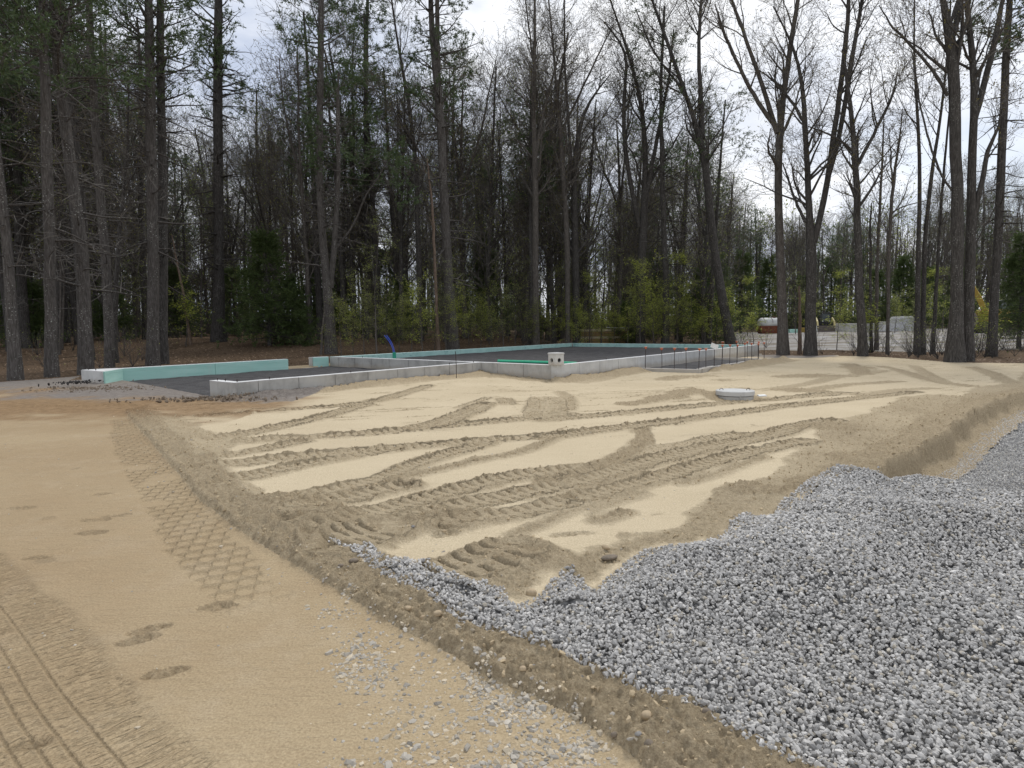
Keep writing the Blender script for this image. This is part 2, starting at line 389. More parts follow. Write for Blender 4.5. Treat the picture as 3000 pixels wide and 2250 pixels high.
# ------------------------------------------------------------------ lines and areas of the ground
EDGE = np.vstack([Zp(1, [(840, 190), (930, 300), (1100, 480), (1190, 600), (1330, 740), (1400, 850), (1570, 990), (1730, 1120), (1990, 1270), (2150, 1365)]),
                  Zp(5, [(60, 380), (270, 500), (500, 650), (680, 740), (860, 830), (1000, 930), (1180, 1010), (1480, 1130), (1700, 1260), (1900, 1400), (2000, 1508)])])
EDGE = np.vstack([EDGE[0] + (EDGE[0] - EDGE[1]) * 0.4, EDGE, EDGE[-1] + np.array([1.2, -1.5])])
EDGE = smooth_line(EDGE, 2)
gravel_left = Zp(5, [(110, 185), (300, 300), (450, 410), (700, 545), (900, 685), (1180, 775), (1600, 955), (2080, 1175)])
gravel_left2 = Zp(6, [(120, 1340), (300, 1420), (500, 1560), (690, 1659)])
gravel_up = Zp(5, [(240, 225), (390, 235), (480, 320), (560, 285), (720, 320), (900, 390), (1010, 430), (1160, 450), (1200, 560), (1240, 570), (1380, 480), (1440, 390), (1560, 330), (1640, 425), (1690, 450), (1780, 380), (1880, 290), (2000, 220)])
gravel_up2 = Zp(6, [(0, 400), (250, 370), (420, 330), (490, 225), (560, 200), (690, 240), (760, 150)])
CREST = np.vstack([Zp(6, [p], z) for p, z in zip([(830, 118), (900, 85), (1080, 15), (1240, 8), (1380, 45), (1550, 30), (1700, 55), (1900, 95), (2147, 125), (2500, 160)], [.02, .04, .08, .11] + [.12] * 6)])
PILE = np.vstack([gravel_left[::-1], gravel_up, gravel_up2, CREST, [[9.0, 5.6], [9.0, 0.5], [2.6, 0.6]], gravel_left2[::-1]])
BANK = np.vstack([Zp(3, [(1470, 560), (1500, 545), (1560, 505), (1640, 460), (1700, 420), (1800, 360), (1860, 310), (1970, 240), (2060, 185), (2212, 140)]), [[14.5, 16.6], [22, 21]]])
BANK = np.vstack([CREST[2], BANK]); BANK = smooth_line(BANK, 2)
TRENCH = np.vstack([BANK, [[40, 20], [40, 1], [9, 0.5], CREST[-1]], CREST[:1:-1][1:]])
SITE = np.array([G(x, y)[:2] for x, y in [(-900, 1180), (-300, 1150), (0, 1119), (150, 1109), (235, 1101)]] +
                [list(G0 + DP * 1.0), list(HX + DP * 1.2), list(BR + DP * 1.0 + DA * 1.0), list(RR + DA * 1.4 + DP * 1.5)] +
                [G(x, y)[:2] for x, y in [(2300, 1031), (2420, 1032), (2560, 1037), (2680, 1043), (2800, 1050), (3000, 1052)]] + [[26, 21.5], [60, 14], [60, -20], [-40, -20], [-40, 12]])
LOT = np.array([[13, 37], [25, 76], [40, 82], [90, 90], [120, 60], [60, 28], [24, 34], [17, 36]])
TRACKS = [  # crop, line, width (m), cleat depth, strength
    (2, [(0, 235), (300, 215), (600, 192), (850, 175), (1000, 155), (1130, 120), (1250, 82), (1320, 58)], .42, .022, 1.0),
    (2, [(60, 375), (300, 335), (500, 290), (680, 248), (830, 205), (940, 175)], .45, .03, 1.0),
    (2, [(250, 388), (450, 372), (620, 360), (800, 352), (1000, 338), (1250, 312), (1500, 290), (1750, 266), (2000, 246), (2212, 234)], .48, .025, 1.0),
    (2, [(1250, 310), (1400, 280), (1500, 238), (1590, 200), (1650, 165)], .55, .03, 0.95),
    (2, [(80, 480), (250, 452), (420, 420), (560, 392)], .35, .02, 1.0),
    (2, [(0, 540), (150, 525), (400, 492), (700, 458), (1000, 436), (1250, 418), (1500, 396), (1800, 372), (2000, 355), (2212, 338)], .46, .03, 1.0),
    (2, [(130, 625), (300, 590), (500, 540), (700, 503), (900, 465), (1100, 435)], .40, .035, 1.0),
    (2, [(430, 745), (700, 690), (900, 642), (1100, 582), (1250, 520), (1400, 472), (1550, 432), (1640, 405)], .36, .025, 1.0),
    (2, [(830, 690), (1000, 655), (1200, 592), (1400, 552), (1600, 502), (1850, 460), (2000, 400), (2080, 365)], .16, .0, .85),
    (2, [(520, 880), (620, 830), (720, 765), (900, 712), (1050, 672), (1160, 653)], .44, .045, 1.0),
    (2, [(690, 960), (850, 890), (950, 842), (1100, 790), (1250, 742), (1400, 702), (1600, 650), (1800, 602), (1950, 575), (2212, 548)], .40, .042, 1.0),
    (2, [(1080, 910), (1300, 835), (1500, 772), (1700, 730), (1900, 690), (2100, 650), (2212, 627)], .40, .042, 1.0),
    (2, [(1420, 905), (1600, 860), (1800, 818), (2000, 776), (2212, 722)], .34, .036, 1.0),
    (2, [(780, 1010), (900, 975), (1060, 925)], .62, .06, 1.0),
    (5, [(820, 390), (1000, 330), (1230, 245)], .55, .055, 1.0),
    (2, [(1760, 130), (1790, 165)], .35, .01, .9), (2, [(2025, 125), (2020, 175), (2000, 235)], .95, .02, .75),
    (2, [(2090, 80), (2160, 130), (2140, 200)], .3, .0, .7), (2, [(1500, 190), (1580, 160), (1670, 125)], .16, .02, .7),
    (3, [(0, 285), (300, 256), (500, 236), (800, 202), (1000, 182), (1200, 162), (1400, 146)], .50, .028, .95),
    (3, [(0, 366), (300, 326), (600, 290), (900, 246), (1100, 216), (1300, 190), (1500, 166), (1700, 140)], .46, .034, 1.0),
    (3, [(158, 574), (300, 530), (450, 482), (650, 440), (800, 402), (1000, 365), (1150, 330), (1320, 292)], .48, .042, 1.0),
    (3, [(158, 646), (300, 610), (500, 562), (700, 503), (850, 458), (1000, 425), (1200, 385)], .38, .038, 1.0),
    (3, [(158, 520), (330, 488), (500, 452)], .14, .0, .8), (3, [(440, 330), (462, 370), (420, 420), (330, 470), (250, 500), (100, 545), (0, 562)], .30, .0, .95),
    (3, [(470, 420), (620, 400), (760, 375), (900, 352)], .35, .02, .8),
    (3, [(560, 76), (660, 68), (750, 62)], .9, .0, .8), (3, [(380, 205), (500, 188), (620, 170), (800, 150), (900, 120)], .55, .0, 1.0),
    (3, [(1120, 66), (1240, 62), (1370, 62)], 1.1, .0, .8), (3, [(1200, 132), (1350, 105), (1450, 96), (1620, 84)], .6, .0, .8),
    (3, [(1000, 130), (1200, 100), (1320, 70), (1560, 40)], .5, .0, .7), (3, [(1400, 8), (1440, 30), (1470, 52)], .7, .0, .9),
    (3, [(1550, 18), (1650, 40), (1800, 85), (1960, 110)], .45, .0, .8), (3, [(1700, 15), (1760, 50), (1860, 95)], .4, .0, .7),
    (3, [(1960, 20), (2060, 45), (2150, 92)], .5, .0, .8), (3, [(1380, 145), (1480, 160), (1620, 130), (1780, 120)], .5, .0, .7),
    (3, [(630, 580), (760, 545), (900, 490), (1000, 462)], .14, .0, .75), (3, [(200, 690), (330, 655), (420, 630)], .22, .0, .6),
    (2, [(1830, 945), (1980, 880), (2120, 820), (2200, 790)], .07, .0, .7),
    (5, [(1720, 55), (1800, 30), (1870, 5)], .10, .0, .9),
]
TRACKS = [(smooth_line(Zp(r, p), 2), w * (.80 if w > .2 else .9), c, k) for r, p, w, c, k in TRACKS]
LOOSE = [np.vstack([Zp(1, [(880, 280), (1000, 270), (1300, 285), (1450, 370), (1560, 425), (1700, 500), (1560, 590), (1640, 740), (1830, 790), (1960, 880), (2100, 905), (2212, 960)]),
                    Zp(2, [(470, 760), (560, 830), (760, 880), (800, 940), (1100, 930), (1130, 1010), (1090, 1060), (1000, 1050), (760, 990)]), gravel_left, gravel_left2, EDGE[::-1]]),
         np.vstack([Zp(3, [(1090, 500), (1110, 455), (1165, 425), (1230, 380), (1340, 300), (1480, 250), (1640, 165), (1760, 150), (1920, 160), (1970, 115), (2150, 92), (2212, 40)]), [[17, 20.5], [24, 22.5], [22, 21]], BANK[::-1], gravel_up2[::-1],
                    Zp(5, [(2000, 225), (1880, 290), (1780, 380), (1640, 430), (1440, 390), (1240, 570), (1010, 430), (800, 350), (930, 300), (1290, 180), (1600, 240), (2000, 130), (2212, 95)]), Zp(3, [(800, 640), (880, 610), (1050, 545)])]),
         np.vstack([EC + np.array([.1, -.1]), BC, BC + np.array([.3, -.65]), EC + np.array([.3, -.75])]),
         np.vstack([EC, C_, P0, P0 - DP * .5, C_ - DP * 1.0, EC + np.array([.2, -.7])]),
         np.array([P1 + DA * 1.5, P2 + DA * 2, P2 + DA * 2 - DP * .9, P1 + DA * 1.8 - DP * .7])]
HEX = smooth_line(np.vstack([Zp(1, [(890, 290), (930, 450), (1030, 600), (1140, 750), (1250, 900), (1330, 1030), (1480, 1200), (1600, 1330)]), Zp(4, [(1640, 330), (1830, 480)])]), 2)
RUT = smooth_line(Zp(4, [(-700, -300), (-300, 60), (-60, 280), (80, 440), (250, 680), (400, 900), (620, 1150), (860, 1420), (1000, 1560)]), 2)
MOUNDS = [  # crop, x, y, radius x, radius y, height
    (3, 690, 160, .75, .55, .22), (3, 560, 178, .5, .4, .10), (3, 1150, 140, .8, .5, .1), (3, 660, 70, .9, .6, .12), (3, 1240, 64, 1.0, .7, .12), (3, 1440, 30, .8, .9, .12),
    (2, 700, 860, .35, .3, .12), (2, 480, 770, .3, .35, .10), (2, 1400, 870, .35, .3, .09), (3, 960, 640, .35, .3, .16), (5, 1180, 270, .3, .25, .08), (3, 1350, 330, .6, .5, .10), (3, 1500, 470, .5, .4, .08)]
MH = G(2174, 1162)[:2]

def ground(x, y):
    """height and surface masks of the whole ground at world x, y"""
    r = np.hypot(x, y)
    z = np.zeros(x.shape); dist = np.zeros(x.shape)
    z += -0.15 * sstep(9, 19, y) * sstep(-3, 3, x)
    z += 0.02 * (fbm(x * .35, y * .35, 3, 5) - .5)
    far = sstep(30, 58, r)
    z += far * np.where(x < 6, 1.0, 0) * sstep(8, -2, x) * 0.95 + sstep(33, 70, r) * sstep(-2, 12, x) * 0.5
    z += sstep(80, 300, r) * 3.0 + sstep(26, 40, r) * 0.25 * (fbm(x * .25, y * .25, 3, 9) - .5)
    # ---- site masks
    near = r < 46
    site = inpoly(x, y, SITE) & (r < 60)
    de, se, _ = pl_dist(x, y, EDGE)
    yedge = np.interp(x, EDGE[:, 0], EDGE[:, 1])
    drive = site & ((se < 0) | (x < -7.2) & (y < 40) & ~inpoly(x, y, np.array(MAIN)))
    wob = (fbm(x * 2.3, y * 2.3, 4, 21) - .5)
    drv = np.where(drive, 1.0, 0.0)
    # loose, disturbed areas
    soft = []; fine = fbm(x * 9, y * 9, 3, 23) - .5
    for p in LOOSE:
        d, s, _ = pl_dist(x, y, p, True); ins = inpoly(x, y, p); sd = np.where(ins, d, -d) + wob * .30 + fine * .12
        dist = np.maximum(dist, (.66 + .5 * fbm(x * 1.1, y * 1.1, 3, 27) - .25).clip(0, 1) * sstep(-.05, .07, sd)); soft.append(sstep(-.1, .9, sd))
    dist = np.where(drive, dist * 0, dist)
    # berm along the drive, cut step
    sde = np.where(drive, -de, de)
    lowb = sstep(6.0, 3.2, y)
    br = np.exp(-((sde - .34) / .22) ** 2) * (.03 + .035 * lowb + .04 * wob) + np.exp(-((sde - .05) / .035) ** 2) * .022 * (.5 + vnoise(x * 6, y * 6, 8))
    z += br * site * sstep(13, 11, y)
    z += -.03 * sstep(.06, -.05, sde) * site * (y < 13)
    dist = np.maximum(dist, np.where(drive, 0, sstep(.5, .3, de + wob * .3)) * site * (y < 12.5))
    # tracks
    TA = np.zeros(x.shape); TM = np.zeros(x.shape); zt_ = np.zeros(x.shape); rim = np.zeros(x.shape); calm = np.zeros(x.shape)
    for line, w, cl, k in TRACKS:
        lo = line.min(0) - w - .3; hi = line.max(0) + w + .3
        m = (x > lo[0]) & (x < hi[0]) & (y > lo[1]) & (y < hi[1])
        if not m.any(): continue
        X, Y = x[m], y[m]; d, s, a = pl_dist(X, Y, line); wb = wob[m]
        h = w / 2; inn = sstep(h + .025, h - .015, d + wb * .12 + fine[m] * .05)
        broken = sstep(.28, .50, fbm(X * 1.7 + 5, Y * 1.7, 3, 31) + .12)
        z_ = np.full(X.shape, -.018)
        if cl:
            ph = a / .115 + s * d * .9 + .5 * wb; saw = ph - np.floor(ph)
            bar = sstep(.10, .24, saw) * sstep(.98, .80, saw)
            ly = np.abs(d) / h; rib = np.where(np.abs(s * d) < .05, 1.0, bar)
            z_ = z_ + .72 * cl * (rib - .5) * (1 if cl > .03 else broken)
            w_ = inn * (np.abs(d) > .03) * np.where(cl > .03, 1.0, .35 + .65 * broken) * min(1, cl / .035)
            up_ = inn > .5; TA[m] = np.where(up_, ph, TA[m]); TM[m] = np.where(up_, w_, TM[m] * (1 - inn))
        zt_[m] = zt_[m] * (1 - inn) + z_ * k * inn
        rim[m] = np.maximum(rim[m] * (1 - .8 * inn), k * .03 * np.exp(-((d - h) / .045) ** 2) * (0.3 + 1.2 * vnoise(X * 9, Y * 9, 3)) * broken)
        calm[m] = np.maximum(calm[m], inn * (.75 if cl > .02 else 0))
        inn = inn * (1 if not cl else (.62 + .38 * (1 - rib)))  # grooves weigh more in the mask, for painted shade as well as moisture
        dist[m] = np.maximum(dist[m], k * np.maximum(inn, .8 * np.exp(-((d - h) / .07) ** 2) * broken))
    z += zt_ + rim
    for rg, a, b, rx, ry, hh in MOUNDS:
        c = Zp(rg, [(a, b)])[0]; q = ((x - c[0]) / rx) ** 2 + ((y - c[1]) / ry) ** 2
        z += .75 * hh * np.exp(-q) * (1 + .5 * wob); dist = np.maximum(dist, sstep(1.1, .5, q + wob * 1.5))
    # right-hand margin falls towards the cut
    db, sb, _ = pl_dist(x, y, BANK)
    z += soft[1] * (-.07 * sstep(2.2, .8, db) + .07 * np.exp(-((db - .10) / .25) ** 2))
    dist = np.maximum(dist, np.where(drive, 0, sstep(.75, .4, db + wob * .4)) * site)
    ub, vb = (x + y) * .707, (y - x) * .707
    z += soft[1] * (.10 * (fbm(ub * .9, vb * 3.5, 4, 181) - .5) + .05 * (fbm(ub * 3, vb * 3, 3, 183) - .5))
    # sand heaped at the foot of the walls
    for A, B, hh in ((BC, EC, .10), (EC, C_, .07), (C_, P0, .15), (P1 + DA * 1.2, P2 + DA * 1.5, .16)):
        d, s, a = pl_dist(x, y, np.array([A, B])); out = np.where(s < 0, 1, 0)
        z += hh * out * sstep(.62, .05, d) * (0.25 + 1.5 * fbm(a * 1.3, d * 2, 3, 41)) * site
        dist = np.maximum(dist, out * sstep(.62, .42, d + wob * .4) * site)
    # dip around the concrete riser
    dm = np.hypot(x - MH[0], y - MH[1] - .3)
    z -= .05 * sstep(1.0, .45, dm)
    dist = np.maximum(dist, sstep(.95, .6, dm + wob * .5))
    # scattered scuffs on the smooth sand, drag lines along the machine's travel
    u = x * .60 + y * .80; v = -x * .80 + y * .60
    u2 = x * .93 + y * .37; v2 = -x * .37 + y * .93
    sc = sstep(.66, .76, fbm(u2 * .9, v2 * 6.5, 4, 51)) * sstep(7, 12, y) * .8
    z += .007 * (fbm(u2 * .7, v2 * 14, 3, 52) - .5) * site * (r < 25)
    dist = np.maximum(dist, np.where(drive, 0, sc) * site)
    sp = sstep(.80, .86, fbm(x * 3.1, y * 3.1, 3, 61)) * .5
    dist = np.maximum(dist, np.where(drive, sp * .5, sp) * site)
    # rough clods where disturbed, fine grain elsewhere
    cl = fbm(x * 17, y * 17, 4, 71, .7); cl2 = np.maximum(0, vnoise(x * 38, y * 38, 81) - .55)
    z += dist * (1 - calm) * ((cl - .5) * .065 + cl2 * .065) * (r < 40)
    z += drv * .006 * (fbm(x * 4, y * 14, 3, 91) - .5) * (r < 20)
    # hexagonal lugs
    d, s, a = pl_dist(x, y, HEX); L = s * d
    HXA, HYA = L / .108, a / .145
    m = (d < .30) & (a > .02) & (a < a.max() - .02)
    hx, hy = HXA, HYA
    j = np.round(hy); ox = hx - .5 * np.mod(j, 2); fx = ox - np.round(ox); fy = hy - j
    cell = np.maximum(np.abs(fx) * .84 + np.abs(fy) * .50, np.abs(fy) * 1.12)
    fade = sstep(.25, .17, d + wob * .18) * sstep(.24, .50, fbm(x * 2, y * 2, 3, 101) + .1)
    fade = fade * sstep(0, .5, a) * sstep(a.max(), a.max() - .9, a)
    HM = np.where(m, fade, 0)
    z += np.where(m, .015 * (sstep(.34, .50, cell) - .6) * fade, 0)
    dist = np.where(m & (dist < .35), np.maximum(dist, .35 * sstep(.36, .5, cell) * fade), dist)  # shadow lines of the lugs painted through the sand mask
    # tyre ruts at the lower left
    d, s, a = pl_dist(x, y, RUT); L = s * d
    inn = sstep(.26, .18, L + wob * .10) * sstep(-1.2, -.9, L) * drv
    RA, RL, RM = a, L, inn * (1 - .8 * sstep(.03, .0, np.min([np.abs(L - q) for q in (-.24, -.17, -.10, 0.0)], axis=0)))
    gro = sum(np.exp(-((L - g) / .0065) ** 2) for g in (-.24, -.17, -.10, 0.0))
    ribs = .5 * np.sin(a * 6.283 / .046 + 5 * fbm(L * 3, a * 1.5, 2, 2) + L * 4) * sstep(.35, .6, fbm(a * 3, L * 9, 3, 112) + .08)
    z += inn * (-.010 * gro + .006 * ribs * (1 - .8 * np.clip(gro, 0, 1)) - .008)
    dist = np.maximum(dist, inn * np.clip(.40 * gro, 0, .45))  # rut grooves painted darker through the mask, standing for their shade
    # boot prints
    for rg, px, py, an in [(4, 960, 500, .5), (4, 880, 570, .5), (4, 1060, 780, .4), (4, 160, 1220, .2), (1, 680, 1010, .2), (1, 660, 1100, .1), (1, 260, 1280, .3), (1, 840, 980, .4), (5, 1520, 135, .2), (5, 1630, 125, .1), (5, 2050, 12, .1), (5, 1950, 135, .1), (5, 800, 150, .3), (5, 1700, 15, .4), (1, 730, 830, .1), (1, 150, 925, .1), (4, 1390, 355, .3)]:
        c = Zp(rg, [(px, py)])[0]; ca, sa = math.cos(an), math.sin(an)
        X = (x - c[0]) * ca + (y - c[1]) * sa; Y = -(x - c[0]) * sa + (y - c[1]) * ca
        q = (X / .10) ** 2 + (Y / .045) ** 2; f = sstep(1.6, .5, q + wob * 3.5)
        z += f * (-.012 + .03 * (vnoise(x * 45, y * 45, 5) - .5)) + .006 * np.exp(-((q - 1.4) / .4) ** 2); dist = np.maximum(dist, f * .38)
    # gravel: pile and cut
    gp = inpoly(x, y, PILE); tr = inpoly(x, y, TRENCH) & ~gp
    dl, _, _ = pl_dist(x, y, np.vstack([gravel_left2[::-1], gravel_left[::-1], gravel_up, gravel_up2]))
    L1 = Zp(6, [(-300, 760), (0, 800), (300, 850), (600, 940), (900, 900), (1200, 760), (1500, 560), (1800, 420), (2147, 380), (2600, 330)])
    d1, s1, _ = pl_dist(x, y, L1)
    sd1 = s1 * d1
    z_sand = z.copy()
    pil = -.02 + .11 * sstep(-.2, .32, sd1) + .20 * (fbm(x * 1.15, y * 1.15, 3, 121) - .5) + .04 * sstep(0, .25, dl)
    L2 = Zp(6, [(1150, 330), (1400, 400), (1800, 500), (2147, 560), (2600, 600)]); d2, s2, _ = pl_dist(x, y, L2)
    pil += .05 * sstep(-.1, .45, s2 * d2) * sstep(1.3, 2.6, x)
    bl = sstep(0, .40, dl) * gp
    z = np.where(gp, z_sand * (1 - bl) + pil * bl - .012, z)
    dc, _, _ = pl_dist(x, y, CREST)
    wall = sstep(0, .10, db + .22 * (fbm(x * 2.2, y * 2.2, 4, 131) - .5))
    floor = -.38 + .03 * (fbm(x * 1.3, y * 1.3, 3, 141) - .5)
    slope = np.minimum(pil, .2) - .55 * dc
    zt = z_sand * (1 - wall) + floor * wall + .12 * wall * sstep(.25, .0, db)
    z = np.where(tr, np.maximum(floor, np.maximum(zt, slope)), z)
    grav = gp | (tr & ((db > .20 + .12 * wob) | (slope > floor + .02) & (dc < 1.2)) )
    grav &= r < 40
    dist = np.where(tr & ~grav, np.maximum(dist, .9), dist)
    z = np.where(tr & ~grav, z + .07 * (fbm(x * 7, y * 7, 4, 171, .65) - .5), z)
    # under the foundation fills
    for p in foundation_polys:
        z = np.where(inpoly(x, y, np.array(p)), -.35, z)
    # brown earth and grey stone dust at the top of the drive
    bm = np.zeros(x.shape); gm = np.zeros(x.shape)
    b = sstep(9.6, 12.2, y + wob * 2.2 - np.clip(x + 7, -8, 0) * .10) * sstep(20.5, 16.5, y + wob * 2.0 - np.clip(x + 8, -9, 0) * .15) * (x < -4.6)
    bm = np.maximum(bm, .85 * b * sstep(.25, .5, fbm(x * .9, y * .9, 4, 151) + .12))
    bm = np.maximum(bm, drv * sstep(.2, -3.2, x + wob * 1.2) * (.16 + .22 * fbm(x * .8, y * .8, 3, 153)) * (y < 16))
    e = sstep(-3.6, -5.0, x + wob * .8) * sstep(11.3, 12.1, y + wob) * sstep(14.6, 13.6, y + wob * .6)
    bm = np.maximum(bm, e * .9)
    z += e * .05 * (fbm(x * 5, y * 5, 4, 161) - .3)
    gy = (sstep(13.2, 14.4, y + wob * 1.6 + (x + 7) * .2) * (x < -4.5) * sstep(-12.8, -10.5, x + wob * 2) * sstep(26, 22, y)) 
    gy = np.maximum(gy, sstep(15.5, 17.5, y + wob * 3) * sstep(-8, -12, x))
    gm = np.maximum(gm, gy * .9)
    # grey spill by the far corner of the house
    dq = np.hypot((x - RR[0] - 1.2) / 2.6, (y - RR[1] + 1.2) / 2.6); gm = np.maximum(gm, sstep(1.1, .7, dq + wob * .8) * .9)
    site_lab = np.where(grav, 2, np.where(drive, 0, 1))
    lot = inpoly(x, y, LOT)
    lab = np.where(site, site_lab, np.where(lot, 4, 3))
    global EXTRA; EXTRA = dict(track_a=TA, track_m=TM * (1 - drv), hex_x=HXA, hex_y=HYA, hex_m=HM * drv, rut_a=RA, rut_l=RL, rut_m=RM)
    return z, dist, drv, bm, gm, lab

# ------------------------------------------------------------------ ground mesh: one sheet, finer near the viewer, cut into its surfaces
th = np.concatenate([np.radians(np.linspace(-180, -52, 34))[:-1], np.radians(np.linspace(-51, 51, 830)), np.radians(np.linspace(52, 180, 34))[1:]])
rs = [0.25, .6, 1.0, 1.4, 1.7, 1.88]
while rs[-1] < 34: rs.append(rs[-1] + min(max(.007, .74 * rs[-1] ** 2 / 970), .055 if rs[-1] < 16 else .15))
while rs[-1] < 110: rs.append(rs[-1] * 1.022)
while rs[-1] < 3000: rs.append(rs[-1] * 1.2)
rs = np.array(rs)
TH, RS = np.meshgrid(th, rs); GX, GY = RS * np.sin(TH), RS * np.cos(TH)
gz, gd, gdr, gb, gg, glab = ground(GX.ravel(), GY.ravel())
GEX = EXTRA
nr, nt_ = TH.shape
GV = np.column_stack([GX.ravel(), GY.ravel(), gz])
ii = np.arange(nr * nt_).reshape(nr, nt_)
GQ = np.stack([ii[:-1, :-1], ii[:-1, 1:], ii[1:, 1:], ii[1:, :-1]], -1).reshape(-1, 4)[:, ::-1]
QL = glab[GQ[:, 0]]
def litter_material():
    s = M_('leaf_litter', 0.95, 0.1); v = s.coord()
    n = s.noise(v, 1.1, 5); n1 = s.noise(v, 14, 5, 0.7); w = s.vor(v, 9)
    c = s.ramp(n1, [(0.3, (0.045, 0.032, 0.022)), (0.5, (0.12, 0.082, 0.052)), (0.72, (0.24, 0.17, 0.11))])
    c = s.mix(s.math('MULTIPLY', n, 0.5), c, s.mix(1.0, c, (0.55, 0.5, 0.45), 'MULTIPLY'))
    s.col(c); s.bump(w.outputs['Distance'], 0.8, 0.05); return s.m
def lot_material():
    s = M_('pale_lot', 0.95, 0.1); v = s.coord('Object', (0.35, 1.2, 1)); n = s.noise(v, 0.55, 6, 0.62); n1 = s.noise(v, 6, 5, 0.7)
    c = s.ramp(n, [(0.36, (0.20, 0.165, 0.12)), (0.5, (0.33, 0.31, 0.28)), (0.66, (0.46, 0.45, 0.44))])
    c = s.mix(s.math('MULTIPLY', s.ramp(n1, [(0.5, (0, 0, 0)), (0.7, (1, 1, 1))]), 0.45), c, (0.20, 0.175, 0.15)); s.col(c); s.bump(n1, 0.8, 0.15); return s.m
MAT['litter'] = litter_material(); MAT['lot'] = lot_material()
def submesh(name, mask, mat, smooth=True):
    q = GQ[mask]; u, inv = np.unique(q, return_inverse=True)
    me = mk(name, GV[u], inv.reshape(-1, 4), mats=[mat], smooth=smooth)
    for nm, a in (('disturb_shade', gd), ('drive', gdr), ('brown', gb), ('grey', gg)): fattr(me, nm, a[u])
    if mat == MAT['sand']:
        for nm, a in GEX.items(): fattr(me, nm, a[u])
    return me
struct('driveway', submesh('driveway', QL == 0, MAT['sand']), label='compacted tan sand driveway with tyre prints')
gl2 = (glab == 2).reshape(nr, nt_); er = gl2.copy()
for _ in range(9):
    e = er.copy(); e[1:] &= er[:-1]; e[:-1] &= er[1:]; e[:, 1:] &= er[:, :-1]; e[:, :-1] &= er[:, 1:]; er = e
RIMQ = (gl2 & ~er).ravel()[GQ[:, 0]]
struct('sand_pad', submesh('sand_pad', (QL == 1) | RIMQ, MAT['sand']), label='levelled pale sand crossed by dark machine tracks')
ci = ii[::3, ::3]; CQ = np.stack([ci[:-1, :-1], ci[:-1, 1:], ci[1:, 1:], ci[1:, :-1]], -1).reshape(-1, 4)[:, ::-1]; CQ = CQ[(glab[CQ] == 2).all(1) & (np.ptp(GV[CQ, 2], axis=1) < .12)]
def coarse_bed():
    u, inv = np.unique(CQ, return_inverse=True); return mk('gravel_bed', GV[u] - np.array([0, 0, .02]), inv.reshape(-1, 4), mats=[MAT['stone_bed']], smooth=True)
struct('gravel_bed', coarse_bed(), label='bed under the grey crushed stone')
struct('forest_floor', submesh('forest_floor', QL == 3, MAT['litter']), label='leaf-strewn brown woodland floor')
struct('gravel_lot', submesh('gravel_lot', QL == 4, MAT['lot']), label='pale dusty clearing seen between the trunks')
# ------------------------------------------------------------------ foundation
FND = thing('concrete_foundation', 'poured concrete house foundation with mint green foam boards and dark stone fill', 'foundation', (C_[0], C_[1], 0))
FO = Vector((C_[0], C_[1], 0))
def fpart(name, mb, mats, parent=None, label=None, angle=None):
    me = mb.mesh(name, mats, angle=angle); me.transform(Matrix.Translation(-FO)); return part(name, me, parent or FND, label)
def foam_material():
    s = M_('foam_board', 0.75, 0.25); v = s.coord('Object', (0.4, 0.4, 3)); n = s.noise(v, 2.2, 5, 0.6); v2 = s.coord('Object', (5, 5, 1.2)); n2 = s.noise(v2, 2.0, 5, 0.7)
    c = s.ramp(n, [(0.3, (0.32, 0.56, 0.49)), (0.7, (0.42, 0.655, 0.585))])
    c = s.mix(s.math('MULTIPLY', s.ramp(n2, [(0.56, (0, 0, 0)), (0.72, (1, 1, 1))]), 0.5), c, (0.50, 0.56, 0.52)); s.col(c); return s.m
def foam_print_material():     # board face with smeared dark printing, as delivered
    s = M_('foam_board_printed', 0.75, 0.25); v = s.coord('Object', (2.2, 2.2, 14)); n = s.noise(v, 2.0, 5, 0.75); v1 = s.coord('Object', (0.7, 0.7, 0.2)); n1 = s.noise(v1, 1.3, 3)
    base = s.ramp(s.noise(v1, 3, 4), [(0.3, (0.30, 0.50, 0.46)), (0.7, (0.42, 0.62, 0.57))])
    c = s.mix(s.math('MULTIPLY', s.ramp(n, [(0.54, (0, 0, 0)), (0.62, (1, 1, 1))]), s.ramp(n1, [(0.42, (0, 0, 0)), (0.6, (0.8, 0.8, 0.8))])), base, (0.035, 0.14, 0.17)); s.col(c); return s.m
MAT['foam'] = foam_material(); MAT['foam_print'] = foam_print_material()
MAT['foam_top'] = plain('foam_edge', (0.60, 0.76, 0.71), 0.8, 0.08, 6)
def wall(name, A, B, inward, thick, z0, z1, step=1.04, parent=None, first=None, mat='concrete', top='concrete_top', label=None):
    """poured wall: a core strip with one cast panel per form width on it"""
    A, B = np.array(A, float), np.array(B, float); L = np.linalg.norm(B - A); d = (B - A) / L; n = np.array(inward, float); n = n - d * (n @ d); n /= np.linalg.norm(n)
    core = MB(); e = .018
    core.prism([A + n * e + d * e, B + n * e - d * e, B + n * (thick - e) - d * e, A + n * (thick - e) + d * e], z0, z1 - .006)
    w = fpart(name, core, [MAT[mat]], parent, label)
    s = [0.0]; k = first if first else step
    while k < L - .25: s.append(k); k += step
    s.append(L)
    for a, b in zip(s[:-1], s[1:]):
        g0 = .008 if a > 0 else 0; g1 = .008 if b < L else 0
        off = random.uniform(-.004, .004); zz = z1 + random.uniform(-.002, .002)
        m = MB(); p = [A + d * (a + g0) + n * off, A + d * (b - g1) + n * off, A + d * (b - g1) + n * thick, A + d * (a + g0) + n * thick]
        m.prism(p, z0, zz - .012, 0)
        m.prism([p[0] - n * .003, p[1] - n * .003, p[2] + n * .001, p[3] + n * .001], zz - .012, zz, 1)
        o = fpart('panel', m, [MAT[mat], MAT[top]], w)
    return w
ZB = -.6; TK = .20
